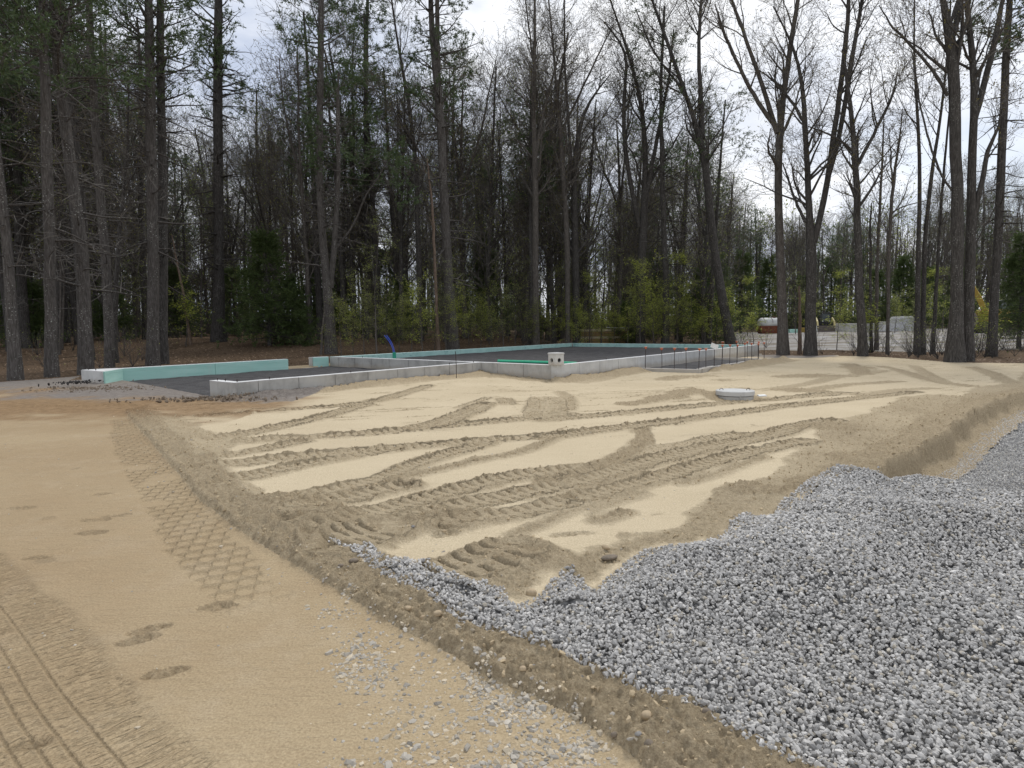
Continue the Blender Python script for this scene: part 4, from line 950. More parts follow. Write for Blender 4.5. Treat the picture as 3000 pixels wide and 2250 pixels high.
hero('pine_tree', 'pale grey straight pine trunk, left one of a close pair', 1, [[(618, 1484, 44), (622, 1100, 42), (617, 800, 40), (610, 450, 36), (605, 150, 32), (602, 0, 28)]], 'pine', 'pine_bark', 27, 20, 16, group=LEFT, t0=.55, fine=.6)
hero('pine_tree', 'darker pine trunk, right one of a close pair', 1, [[(660, 1478, 37), (662, 1100, 36), (658, 800, 34), (655, 500, 30), (650, 200, 28), (645, 0, 25)]], 'pine', 'dark_bark', 28, 20, 17, group=LEFT, t0=.45, fine=.6)
hero('pine_tree', 'broad dark trunk rising left of the dense green hemlock', 1, [[(886, 1393, 52), (886, 1100, 38), (885, 700, 36), (880, 300, 34), (886, 60, 30), (888, 0, 28)]], 'pine', 'dark_bark', 43, 22, 18, group=MID, t0=.4)
hero('pine_tree', 'dark pine trunk behind the bent thick one', 1, [[(236, 1390, 24), (232, 900, 24), (232, 600, 22), (236, 300, 20), (240, 0, 18)]], 'pine', 'dark_bark', 36, 20, 19, group=MID, t0=.4)
hero('dead_tree', 'thin pale dead stem leaning left, without branches', 1, [[(772, 1372, 12), (745, 1200, 10), (715, 1050, 8), (697, 950, 6)]], 'bare', 'pale_wood', 40, 4, 20, group=MID, t0=.8, dens=.15, nbud=0, fine=.2)
hero('forked_tree', 'forked grey trunk with a leaning stub against its foot', 2, [[(305, 1440, 44), (296, 1200, 40), (268, 1000, 30), (255, 700, 27), (262, 300, 25), (262, 0, 22)], [(302, 1165, 24), (318, 1000, 22), (334, 700, 18), (331, 400, 14), (336, 290, 8)], [(325, 1010, 9), (400, 905, 8), (450, 780, 6), (510, 700, 5), (560, 575, 3)]], 'pine', 'pine_bark', 34, 20, 21, group=MID, t0=.5, dens=.8)
hero('wood_stub', 'mossy broken stub leaning on the forked trunk', 2, [[(264, 1432, 11), (268, 1340, 10), (277, 1256, 9)]], 'bare', 'grey_bark', 33.5, 2, 22, group=MID, t0=.9, dens=.1, nbud=0, fine=.2, cat='dead wood')
hero('pine_tree', 'tallest central pine, its straight trunk splitting near the top', 2, [[(800, 1422, 44), (785, 1200, 40), (772, 1000, 38), (758, 700, 34), (745, 450, 33), (732, 280, 32), (705, 110, 22), (706, 0, 20)], [(735, 300, 24), (738, 180, 19), (735, 80, 18), (733, 0, 16)]], 'pine', 'pine_bark', 38, 22, 23, group=MID, t0=.42)
hero('dead_tree', 'reddish barkless snag beside the central pine', 2, [[(738, 1412, 15), (728, 1150, 13), (716, 850, 10), (692, 640, 5)]], 'bare', 'pale_wood', 37, 10, 24, group=MID, t0=.5, dens=.3, nbud=0, fine=.4)
hero('pine_tree', 'dark slim conifer stem left of the central pine', 2, [[(450, 1390, 20), (447, 1000, 19), (445, 700, 18), (445, 300, 16), (452, 0, 12)]], 'pine', 'dark_bark', 48, 20, 25, group=MID, t0=.4)
hero('hardwood_tree', 'dark trunk tilting left behind the central pine', 2, [[(668, 1400, 24), (658, 1000, 22), (650, 650, 17), (620, 400, 13), (570, 200, 9), (555, 0, 7)]], 'bare', 'dark_bark', 44, 18, 26, group=MID, t0=.3)
hero('spruce_tree', 'slender conifer with ragged foliage right of the central pine', 2, [[(802, 1400, 15), (800, 950, 14), (796, 600, 12), (800, 380, 9), (803, 230, 5)]], 'pine', 'dark_bark', 52, 18, 27, group=MID, t0=.2, dens=1.2)
hero('hardwood_tree', 'brown trunk with stripped bark left of the hardwood pair', 3, [[(97, 1392, 28), (95, 1000, 25), (95, 700, 24), (85, 500, 18), (90, 300, 14), (95, 0, 9)], [(94, 640, 16), (120, 480, 12), (160, 330, 9), (200, 180, 6)]], 'bare', 'grey_bark', 42, 18, 28, group=MID, t0=.3)
hero('hardwood_tree', 'left stem of two close grey trunks in the middle', 3, [[(225, 1392, 20), (226, 1000, 22), (206, 700, 20), (185, 400, 12), (168, 200, 8), (150, 0, 6)]], 'bare', 'grey_bark', 43, 18, 29, group=MID, t0=.3)
hero('hardwood_tree', 'right stem of two close grey trunks, branching wide above', 3, [[(262, 1384, 28), (256, 1000, 28), (250, 700, 22), (278, 460, 14), (330, 380, 9), (400, 300, 6)], [(252, 760, 16), (232, 560, 12), (215, 300, 9), (210, 0, 6)]], 'bare', 'dark_bark', 44, 18, 30, group=MID, t0=.3)
hero('hardwood_tree', 'many-stemmed hardwood spreading above the bright young beech', 3, [[(520, 1378, 32), (524, 1050, 34), (538, 830, 28), (545, 550, 18), (520, 380, 16), (478, 220, 11), (430, 100, 8), (395, 0, 6)], [(530, 880, 22), (560, 700, 17), (600, 500, 13), (640, 300, 9), (655, 120, 6)], [(515, 920, 20), (485, 760, 17), (455, 600, 17), (452, 400, 14), (470, 200, 10), (372, 90, 6)], [(545, 760, 14), (620, 640, 10), (690, 520, 7)]], 'bare', 'dark_bark', 44, 18, 31, group=MID, t0=.35)
hero('hardwood_tree', 'dark trunk leaning left and forking high above the porch stakes', 3, [[(892, 1397, 36), (852, 1220, 36), (815, 1000, 31), (795, 750, 27), (770, 560, 26), (738, 480, 18), (690, 350, 16), (650, 220, 14), (608, 110, 12), (560, 0, 9)], [(772, 560, 20), (765, 400, 18), (755, 200, 14), (765, 0, 12)], [(700, 370, 10), (640, 300, 8), (560, 190, 7), (500, 30, 6)]], 'bare', 'dark_bark', 41, 18, 32, group=MID, t0=.4)
hero('hardwood_tree', 'tall grey trunk splitting into a wide V beside the far gravel lot', 4, [[(62, 1425, 46), (55, 1150, 37), (45, 900, 33), (40, 600, 31), (45, 480, 28), (65, 380, 23), (95, 150, 20), (120, 0, 16)], [(38, 540, 24), (0, 420, 20), (-55, 250, 17), (-110, 100, 14), (-150, 0, 11)], [(36, 520, 20), (-25, 440, 18), (-105, 300, 15), (-185, 120, 12), (-215, 20, 9)]], 'bare', 'grey_bark', None, 17, 33, group=RIGHT, t0=.35)
hero('hardwood_tree', 'dark forked trunk with three tall stems in front of the loader', 4, [[(172, 1427, 50), (172, 1200, 44), (178, 1000, 44), (166, 860, 28), (155, 600, 22), (148, 480, 22), (140, 290, 15), (105, 180, 11), (20, 25, 8)], [(185, 985, 28), (215, 900, 26), (245, 700, 24), (275, 500, 22), (305, 250, 20), (330, 50, 16), (335, 0, 15)], [(240, 740, 16), (288, 570, 20), (330, 300, 20), (365, 100, 16), (380, 0, 14)], [(148, 500, 14), (100, 415, 12), (40, 350, 10), (0, 290, 7)], [(152, 900, 14), (105, 800, 12), (60, 660, 9)]], 'bare', 'dark_bark', None, 17, 34, group=RIGHT, t0=.4)
hero('hardwood_tree', 'trunk with a crooked right-hand limb beside the pale concrete blocks', 4, [[(385, 1432, 40), (372, 1200, 34), (362, 900, 30), (355, 700, 26), (345, 550, 22), (325, 350, 16), (300, 200, 10)], [(362, 670, 16), (420, 560, 14), (470, 460, 12), (512, 380, 10), (525, 290, 7)], [(350, 620, 12), (310, 580, 10), (240, 540, 8), (160, 510, 5)]], 'bare', 'dark_bark', None, 16, 35, group=RIGHT, t0=.4)
hero('sapling_tree', 'slim straight stem just right of the crooked-limbed trunk', 4, [[(420, 1425, 14), (415, 1200, 12), (415, 900, 9), (420, 820, 6)]], 'bare', 'dark_bark', 33, 9, 36, group=RIGHT, t0=.5, dens=.6)
hero('sapling_tree', 'slender grey stem before the far stone heap', 4, [[(440, 1392, 18), (440, 1100, 14), (455, 800, 11), (466, 600, 8), (468, 460, 5)]], 'bare', 'grey_bark', 36, 12, 37, group=RIGHT, t0=.4, dens=.8)
hero('sapling_tree', 'slender leaning stem with forked top near the stone heap', 4, [[(484, 1432, 15), (490, 1000, 14), (505, 750, 14), (530, 600, 9), (545, 440, 6)], [(505, 760, 8), (498, 640, 7), (490, 520, 5)]], 'bare', 'grey_bark', 31, 12, 38, group=RIGHT, t0=.4, dens=.8)
hero('hardwood_tree', 'left stem of a clump of three left of the big double trunk', 4, [[(605, 1430, 26), (605, 1200, 21), (615, 900, 17), (616, 600, 14), (600, 400, 11), (590, 200, 8), (592, 0, 6)]], 'bare', 'dark_bark', 31, 16, 39, group=RIGHT, t0=.45, dens=.8)
hero('hardwood_tree', 'middle stem of a clump of three, slanting right', 4, [[(628, 1428, 22), (632, 1000, 17), (655, 750, 16), (685, 550, 12), (712, 400, 10), (730, 250, 8), (740, 0, 6)]], 'bare', 'dark_bark', 31.5, 16, 40, group=RIGHT, t0=.45, dens=.8)
hero('hardwood_tree', 'right, thinnest stem of a clump of three', 4, [[(668, 1424, 18), (690, 1000, 12), (712, 700, 10), (732, 500, 8), (745, 330, 5)]], 'bare', 'dark_bark', 32, 14, 41, group=RIGHT, t0=.45, dens=.7)
hero('hardwood_tree', 'massive left trunk of the big double tree on the right', 4, [[(758, 1450, 72), (766, 1200, 48), (770, 900, 48), (760, 650, 44), (755, 400, 44), (755, 200, 44), (742, 100, 38), (702, 0, 22)], [(752, 140, 26), (770, 60, 24), (785, 0, 22)], [(745, 770, 9), (700, 710, 9), (665, 620, 9), (640, 520, 8), (615, 430, 7), (600, 300, 6), (575, 190, 4)], [(728, 388, 14), (680, 300, 13), (620, 230, 11), (560, 160, 10), (500, 110, 8), (450, 20, 6)]], 'bare', 'dark_bark', 25.5, 15, 42, group=RIGHT, t0=.55, dens=.8)
hero('hardwood_tree', 'right trunk of the big double tree, dividing into long limbs', 4, [[(806, 1450, 50), (815, 1100, 40), (825, 800, 35), (835, 500, 30), (840, 300, 26), (820, 100, 22), (805, 0, 18)], [(838, 480, 24), (855, 420, 26), (900, 250, 24), (932, 80, 20), (952, 0, 17)], [(826, 880, 24), (850, 820, 22), (872, 700, 20), (890, 600, 17), (925, 540, 12), (960, 420, 8)]], 'bare', 'dark_bark', 25.8, 15, 43, group=RIGHT, t0=.5, dens=.8)
hero('pine_tree', 'dark conifer trunk near the right edge with wiry level branches', 4, [[(905, 1424, 38), (925, 1100, 31), (940, 800, 33), (955, 500, 30), (965, 200, 28), (975, 0, 22)]], 'pine', 'dark_bark', 29.5, 17, 44, group=RIGHT, t0=.6, dens=1.3)
hero('dead_tree', 'short pale broken snag beside the forked trunk', 4, [[(128, 1427, 19), (130, 1300, 14), (125, 1160, 13)]], 'bare', 'pale_wood', 33, 3, 45, group=RIGHT, t0=.9, dens=.1, nbud=0, fine=.2)

# ------------------------------------------------------------------ the wood behind: shared kinds, each tree its own object
def lib_tree(kind, H, r, seed, bark, lean=.02, **kw):
    g = np.random.default_rng(seed); pts = [np.zeros(3)]; d = np.array([g.normal() * lean, g.normal() * lean, 1.0])
    for k in range(7): d = unit(d + g.normal(size=3) * np.array([.03, .03, 0])); pts.append(pts[-1] + d * H * .82 / 7)
    st = [(pts, list(np.linspace(r, r * .28, 8)))]
    if kind == 'bare':
        for q in range(g.integers(1, 3)):
            j = g.integers(3, 5); e = unit(np.array([g.normal(), g.normal(), 3.0])); p = [pts[j]]
            for k in range(4): e = unit(e + g.normal(size=3) * .08 + np.array([0, 0, .15])); p.append(p[-1] + e * H * .11)
            st.append((p, list(np.linspace(r * .5, r * .15, 5))))
    P, R = stems_arrays(st, g)
    return tree_meshes('wood_' + kind, P, R, g, H, kind, bark, sides=7, **kw)
LIB = {'bare': [lib_tree('bare', h, r, 300 + i, b, t0=.16, dens=1.25, fine=1.0, bud_mat=m, nbud=.9) for i, (h, r, b, m) in enumerate([(18, .16, 'dark_bark', 'bud'), (20, .19, 'grey_bark', 'bud'), (16, .13, 'dark_bark', 'dull_leaf'), (19, .17, 'dark_bark', 'bud'), (17, .12, 'grey_bark', 'bud')])],
       'pine': [lib_tree('pine', h, r, 320 + i, 'dark_bark', t0=t, dens=.9, fine=.6) for i, (h, r, t) in enumerate([(21, .20, .45), (19, .17, .3), (23, .22, .5), (16, .14, .2)])],
       'pole': [lib_tree('bare', h, r, 340 + i, b, lean=.06, t0=.15, dens=.9, fine=.9, bud_mat='dull_leaf') for i, (h, r, b) in enumerate([(11, .06, 'grey_bark'), (9, .05, 'dark_bark'), (13, .075, 'grey_bark')])]}
def copy_tree(name, meshes, label, cat, loc, rz, sc, group):
    o = thing(name, label, cat, loc, rz, group); o.scale = (sc, sc, sc)
    part('trunk', meshes[0], o); part('crown', meshes[1], o); return o
KEEP = []
def clear_ok(x, y, dmin):
    for a, b in KEEP:
        if (a - x) ** 2 + (b - y) ** 2 < dmin * dmin: return False
    KEEP.append((x, y)); return True
g = np.random.default_rng(99)
LOTP = [(12.5, 36), (25, 76), (40, 80), (90, 84), (90, 30), (24, 30), (18, 33)]
def in_lot(x, y): return bool(inpoly(np.array([x]), np.array([y]), LOTP)[0])
WOODLAB = {('bare', 0): 'leafless hardwood in the wood behind the foundation', ('pine', 0): 'dark pine deep in the wood behind the foundation', ('pole', 0): 'thin young pole tree in the wood behind the foundation',
           ('bare', 1): 'leafless hardwood in the wood beyond the far gravel lot', ('pine', 1): 'dark pine in the wood beyond the far gravel lot', ('pole', 1): 'thin young tree in the wood beyond the far gravel lot',
           ('bare', 2): 'leafless hardwood in the dark wood behind the left pines', ('pine', 2): 'dark pine in the wood behind the left pines', ('pole', 2): 'thin young pole tree in the wood behind the left pines'}
NAMES = {'bare': 'hardwood_tree', 'pine': 'pine_tree', 'pole': 'sapling_tree'}
def fill_wood(n, ymin, ymax, dmin, kinds, xl=-1.0, xr=1.0, p=.7):
    c = 0; tries = 0
    while c < n and tries < n * 30:
        tries += 1
        y = ymin + (ymax - ymin) * g.random() ** p; x = (xl + (xr - xl) * g.random()) * (y * .86 + 4)
        if in_lot(x, y) or not clear_ok(x, y, dmin): continue
        k = g.choice(list(kinds), p=list(kinds.values())); m = LIB[k][g.integers(len(LIB[k]))]
        zone = 1 if x > .40 * y else (2 if x < -.33 * y else 0)
        copy_tree(NAMES[k], m, WOODLAB[(k, zone)], 'tree', (x, y, gz_cache(x, y)), g.uniform(0, 6.28), g.uniform(.95, 1.42) if x < .12 * y else g.uniform(.85, 1.15), WOODLAB[(k, zone)].replace('leafless ', '').replace(' in ', 's in ', 1)); c += 1
def gz_cache(x, y):
    r = math.hypot(x, y)
    return float(np.interp(r, rs, GV[ii[:, np.argmin(np.abs(th - math.atan2(x, y)))], 2])) - .03
fill_wood(60, 40, 53, 1.7, {'bare': .45, 'pine': .3, 'pole': .25}, -1, .32)
fill_wood(95, 52, 76, 1.6, {'bare': .6, 'pine': .22, 'pole': .18}, -1, .36)
fill_wood(85, 74, 110, 1.8, {'bare': .6, 'pine': .3, 'pole': .1}, -1, 1)
fill_wood(80, 82, 114, 1.6, {'bare': .55, 'pine': .30, 'pole': .15}, .25, 1)
fill_wood(26, 30, 42, 1.8, {'pine': .5, 'bare': .3, 'pole': .2}, -1, -.62)

fill_wood(34, 56, 104, 1.6, {'pine': .5, 'bare': .5}, -1, .34)
# ------------------------------------------------------------------ understorey
def hemlock_mesh(H, W, seed, mat='hemlock', low=.06):
    g = np.random.default_rng(seed); st, R = stems_arrays([([np.zeros(3), np.array([.03, 0, H * .5]), np.array([0, .03, H])], [.02 * H, .012 * H, .004])], g, False)
    n = int(26 * H); t = np.sort(g.random(n)) ** 1.1 * (1 - low) + low
    L1, R1, _, tt = spawn(st, R, n, low, .98, (75, 100), lambda t, i, q: W * np.clip(1.06 - t, .08, 1) * q.uniform(.55, 1.1, len(t)), 6, g, .3, -.03, .06, .004)
    L2, R2, _, _ = spawn(L1, R1, 7, .15, 1, (35, 65), lambda t, i, q: W * .34 * (1.1 - .7 * t) * q.uniform(.5, 1.1, len(t)), 4, g, .5, -.04, .07, .003)
    C = np.concatenate([L2[:, k] for k in (1, 2, 3)] + [L1[:, k] for k in (3, 4, 5)]); D = np.concatenate([L2[:, 3] - L2[:, 0]] * 3 + [L1[:, 5] - L1[:, 2]] * 3)
    C = np.concatenate([C, C + g.normal(size=C.shape) * .05]); D = np.concatenate([D, D]) * np.array([1, 1, .4])
    nv, nt = tufts(C, D, g, 4, (.10, .2), .020, .42)
    tr = join([tubes(st, R, 7), tubes(L1, R1, 3)])
    return mk('young_conifer_trunk', tr[0], tr[1], mats=[MAT['dark_bark']], smooth=True), mk('young_conifer_crown', nv, None, nt, mats=[MAT[mat]])
def beech_mesh(H, W, seed, mat='beech', n=22, size=(.05, .10), low=.18):
    g = np.random.default_rng(seed); st, R = stems_arrays([([np.zeros(3), np.array([g.normal() * .1, 0, H * .5]), np.array([g.normal() * .3, g.normal() * .2, H])], [.006 * H + .012, .012, .005])], g, False)
    L1, R1, _, _ = spawn(st, R, n, low, 1, (50, 85), lambda t, i, q: W * (1.1 - .6 * t) * q.uniform(.4, 1.1, len(t)), 6, g, .5, .01, .10, .006)
    L2, R2, _, _ = spawn(L1, R1, 6, .2, 1, (35, 70), lambda t, i, q: W * .35 * q.uniform(.4, 1.1, len(t)), 4, g, .6, .0, .12, .004)
    k = 7; C = np.concatenate([L2[:, j] * (1 - w) + L2[:, j + 1] * w for j in (0, 1, 2) for w in (.2, .55, .9)] + [L1[:, j] for j in (3, 4, 5)])
    C = C + g.normal(size=C.shape) * np.array([.07, .07, .025]); lv, lq = leaves(C, size, g, .62, .75)
    cv, cq = tubes(L2, R2, 3); tr = join([tubes(st, R, 6), tubes(L1, R1, 4)])
    V = np.concatenate([cv, lv]); Q = np.concatenate([cq, lq + len(cv)])
    return mk('beech_trunk', tr[0], tr[1], mats=[MAT['grey_bark']], smooth=True), mk('beech_crown', V, Q, mats=[MAT['twig'], MAT[mat]], qm=np.r_[np.zeros(len(cq), int), np.ones(len(lq), int)])
HEM = [hemlock_mesh(6.0, 2.9, 401), hemlock_mesh(4.2, 2.0, 402), hemlock_mesh(8.0, 2.9, 403, 'hemlock', .12)]
BEE = [beech_mesh(3.6, 1.5, 411, n=34, size=(.055, .105)), beech_mesh(5.0, 1.7, 412, n=38, size=(.055, .105)), beech_mesh(2.4, 1.1, 413, n=22, size=(.055, .10)), beech_mesh(4.2, 1.6, 414, 'dull_leaf', 30, (.05, .09)), beech_mesh(6.5, 1.9, 415, 'dull_leaf', 36, (.05, .09))]
def under(name, meshes, label, cat, px, depth, sc, group, rz=None):
    p = AT(px, 1000, depth); KEEP.append((p[0], p[1])); return copy_tree(name, meshes, label, cat, (p[0], p[1], gz_cache(p[0], p[1])), g.uniform(0, 6.28) if rz is None else rz, sc, group)
def back_depth(px):       # depth of the rear wall in this column of the picture
    k = (px - 1500) / F; d = BR - HX; t = (HX[0] - k * HX[1]) / (k * d[1] - d[0]); return HX[1] + d[1] * max(0, t) if t < 1 else BR[1]
YC = 'young conifers under the tall trees'; YB = 'young beeches coming into leaf'
for a in [('dense dark green young hemlock left of the forked trunk', 0, 790, 40, 1.15), ('smaller hemlock tucked against the right of the dense one', 1, 862, 41.5, 1.0), ('low dark conifer behind the second left pine', 1, 105, 38, .9), ('dark conifer at the far right edge past the conifer trunk', 2, 2985, 34, .75), ('dark young conifer beneath the many-stemmed hardwood', 1, 1838, 45, .75), ('bushy conifer right of the big double trunk, before the excavator', 1, 3010, 44, 1.2)]:
    under('young_hemlock', HEM[a[1]], a[0], 'conifer', a[2], a[3], a[4], YC)
for px, d, k, sc in [(1180, 46, 1, 1.0), (1420, 50, 2, 1.0), (1560, 52, 1, .9), (2100, 56, 2, .9), (2060, 47, 0, .9), (2170, 70, 2, 1.1), (2430, 84, 2, 1.2), (2560, 86, 0, 1.3), (2640, 85, 2, 1.2), (2710, 83, 0, 1.3), (2250, 84, 2, 1.2), (2800, 84, 0, 1.3), (2350, 86, 0, 1.2), (330, 44, 1, 1.0), (520, 50, 0, .9), (60, 46, 0, .9), (690, 52, 0, .9), (1010, 52, 1, 1.1), (1700, 60, 2, .9), (1940, 60, 2, .9)] + [(int(40 + 61 * k), 62 + 9 * (k * 7 % 5), 2 if k % 3 else 0, 1.25 + .12 * (k % 4)) for k in range(0, 35, 3)]:
    left = px < 2150
    under('young_hemlock', HEM[k], 'dark young conifer low in the wood behind the site' if left else 'dark young conifer at the far side of the gravel lot', 'conifer', px, d, sc, 'dark conifers low in the wood' if left else 'dark conifers beyond the lot')
for a in [('bright yellow-green young beech right of the lumber stack', 0, 1915, 41.6, 1.45), ('taller yellow-green beech behind the brightest one', 1, 1985, 42.5, 1.15), ('small leafy sapling beside the leaning dark trunk', 2, 2065, 43, 1.2), ('young beech with fresh leaves at the leaning trunk foot', 2, 2210, 38, 1.0), ('leafy sapling before the track loader', 0, 2452, 35.5, .80), ('thin beech sapling with a few leaves by the stone heap', 2, 2540, 32, 1.0), ('fresh green sapling left of the big double trunk', 3, 2700, 36, .9), ('yellow-leaved sapling between double trunk and conifer', 2, 2868, 31, 1.1), ('bright young beech behind the close pine pair', 2, 545, 39, 1.5)]:
    under('beech_sapling', BEE[a[1]], a[0], 'sapling', a[2], a[3], a[4], YB)
for px, d, k, sc in [(1130, 42, 3, .9), (1230, 43, 3, 1.0), (1380, 43, 0, .9), (1440, 45, 3, 1.1), (1490, 44, 3, .9), (1630, 48, 4, .8), (1690, 46, 0, .8), (1760, 50, 0, 1.0), (1810, 52, 4, .8), (1290, 46, 4, .8), (1545, 44, 3, .8), (2120, 46, 4, .7), (1650, 43, 2, 1.0), (1590, 43, 2, 1.1), (1340, 42, 2, 1.1), (1180, 42, 2, 1.0), (1080, 43, 3, .8), (2330, 60, 4, .9), (2620, 60, 3, .9), (2680, 40, 3, .8), (2760, 62, 4, .9), (1870, 47, 4, .9), (1960, 50, 4, .9), (700, 48, 4, .8), (430, 44, 4, .8)] + [(1000 + 34 * k, back_depth(1000 + 34 * k) + 2.6 + (k * 5 % 7) * .9, ((3, 0, 3, 4, 0, 3) if k < 18 else (0, 1, 3, 0, 1, 4))[k % 6], .7 + .1 * (k % 4)) for k in range(30)] + [(1690 + 37 * k, 40.6 + (k * 3 % 5) * .7, (0, 1, 2, 0)[k % 4], .8 + .12 * (k % 3)) for k in range(13)] + [(2190 + 90 * k, 58 + (k * 5 % 9) * 2.6, (1, 4, 0)[k % 3], 1.0 + .1 * (k % 4)) for k in range(9)]:
    under('beech_sapling', BEE[k], 'young understorey tree with small green leaves behind the foundation' if px < 2150 else 'young understorey tree with small green leaves near the lot', 'sapling', px, d, sc, 'leafing young trees behind the foundation' if px < 2150 else 'leafing young trees near the lot')
def brush_mesh(seed):
    g = np.random.default_rng(seed); n = 9; base = np.zeros((1, 2, 3)); base[0, 1, 2] = .1
    L0, R0, _, _ = spawn(base, np.full((1, 2), .02), n, 0, 1, (5, 55), (.7, 1.7), 6, g, .6, .10, .10, .007)
    L1, R1, _, _ = spawn(L0, R0, 5, .3, 1, (25, 60), (.2, .6), 4, g, .6, .05, .15, .004)
    lv, lq = leaves(L1[:, -1], (.03, .06), g); tv, tq = tubes(L0, R0, 4); cv, cq = tubes(L1, R1, 3)
    V = np.concatenate([cv, lv]); Q = np.concatenate([cq, lq + len(cv)])
    return mk('brush_stems', tv, tq, mats=[MAT['dark_bark']]), mk('brush_twigs', V, Q, mats=[MAT['twig'], MAT['dull_leaf']], qm=np.r_[np.zeros(len(cq), int), np.ones(len(lq), int)])
BRU = [brush_mesh(421), brush_mesh(422), brush_mesh(423)]
for k in range(120):
    px = g.uniform(0, 3000) if k < 70 else g.uniform(2150, 3000)
    d = g.uniform(40, 50) if px < 2000 else g.uniform(27, 33.5) if px > 2250 else g.uniform(37, 42)
    if px < 480: d = g.uniform(25, 38)
    p = AT(px, 1000, d)
    if inpoly(p[:1], p[1:2], SITE)[0]: continue
    lab = 'leafless brush at the edge of the left woods' if px < 900 else 'leafless brush along the wood behind the foundation' if px < 2150 else 'leafless brush between the right-hand trunks'
    o = thing('brush', lab, 'shrub', (p[0], p[1], gz_cache(p[0], p[1])), g.uniform(0, 6.28), lab); o.scale = (g.uniform(.7, 1.2),) * 3; m = BRU[g.integers(3)]; part('stems', m[0], o); part('twigs', m[1], o)
# fallen leaves and the far mass of the wood
N = 26000; xx = g.uniform(-36, 22, N); yy = g.uniform(17, 52, N); z_, *_r, lb = ground(xx, yy); ok = (lb == 3) & (np.abs(xx) < yy * .9 + 2); C = np.column_stack([xx, yy, z_ + .012])[ok]
lv, lq = leaves(C, (.06, .13), g, .6, .8); MAT['dead_leaf'] = leaf_material('dead_leaf', (0.15, 0.095, 0.055), (0.38, 0.27, 0.18))
struct('fallen_leaves', mk('fallen_leaves', lv, lq, mats=[MAT['dead_leaf']]), 'stuff', 'dry tan leaves strewn over the woodland floor')
def far_wood():
    g = np.random.default_rng(77); n = 560; y = g.uniform(108, 150, n); x = g.uniform(-1, 1, n) * y * .95; H = g.uniform(15, 23, n)
    P = np.zeros((n, 6, 3)); P[:, 0] = np.column_stack([x, y, np.full(n, .5)]); 
    for k in range(1, 6): P[:, k] = P[:, k - 1] + np.column_stack([g.normal(size=n) * .12, g.normal(size=n) * .12, H / 5])
    R = np.linspace(1, .2, 6)[None] * g.uniform(.10, .22, n)[:, None]
    L1, R1, _, _ = spawn(P, R, 13, .25, 1, (25, 70), (1.5, 4.0), 4, g, .45, .1, .12, .03)
    L2, R2, _, _ = spawn(L1, R1, 5, .2, 1, (25, 60), (.7, 1.8), 3, g, .6, .08, .12, .018)
    V, Q = join([tubes(P, R, 5), ribbons(L1, R1), ribbons(L2, R2)]); nq = len(Q)
    sel = g.random(len(L2)) < .75; lv, lq = leaves(L2[sel, -1], (.25, .55), g)
    b = np.column_stack([x, y, np.zeros(n)]); bu = np.repeat(b, 40, 0) + g.normal(size=(n * 40, 3)) * np.array([1.6, 1.6, 0]) + np.column_stack([np.zeros(n * 40), np.zeros(n * 40), g.uniform(.3, 5.5, n * 40)]); bv, bq = leaves(bu, (.35, .7), g)
    VV = np.concatenate([V, lv, bv]); QQ = np.concatenate([Q, lq + len(V), bq + len(V) + len(lv)])
    return mk('distant_wood', VV, QQ, mats=[MAT['grey_bark'], MAT['dull_leaf'], MAT['hemlock']], qm=np.r_[np.zeros(nq, int), np.ones(len(lq), int), np.full(len(bq), 2)])
struct('distant_wood', far_wood(), 'stuff', 'mass of woodland far behind the nearer trunks')

def thicket():
    """tangle of thin stems and small leaves under the trees"""
    g = np.random.default_rng(78); n = 1500; y = 41 + 62 * g.random(n) ** .8; x = g.uniform(-1, 1, n) * (y * .88 + 3)
    lot = inpoly(x, y, LOTP) | ((x > .3 * y) & (y < 76)); x, y = x[~lot], y[~lot]; n = len(x)
    zz = np.array([gz_cache(a, b) for a, b in zip(x, y)]); H = g.uniform(1.2, 11.0, n) * g.uniform(.4, 1, n)
    P = np.zeros((n, 5, 3)); P[:, 0] = np.column_stack([x, y, zz]); d = np.column_stack([g.normal(size=n) * .16, g.normal(size=n) * .16, np.ones(n)])
    for k in range(1, 5): P[:, k] = P[:, k - 1] + d * (H / 4)[:, None]; d = d + g.normal(size=(n, 3)) * .08
    R = np.linspace(1, .3, 5)[None] * (.008 + .0045 * H)[:, None]
    L1, R1, _, _ = spawn(P, R, 8, .15, 1, (30, 85), (.5, 2.0), 3, g, .5, .03, .15, .007)
    L2, R2, _, _ = spawn(L1, R1, 3, .2, 1, (30, 70), (.25, .8), 3, g, .6, .03, .15, .006)
    V, Q = join([tubes(P, R, 3), ribbons(L1, R1), ribbons(L2, R2)]); nq = len(Q)
    C = np.concatenate([L2[:, -1], L2[:, 1]]); C = C[g.random(len(C)) < .55]; lv, lq = leaves(C + g.normal(size=C.shape) * .06, (.07, .15), g, .6, .3); lm = np.where(g.random(len(lq)) < .8, 1, 2)
    return mk('thicket', np.concatenate([V, lv]), np.concatenate([Q, lq + len(V)]), mats=[MAT['grey_bark'], MAT['dull_leaf'], MAT['hemlock']], qm=np.r_[np.zeros(nq, int), lm])
struct('thicket', thicket(), 'stuff', 'tangled undergrowth of thin stems and small leaves')
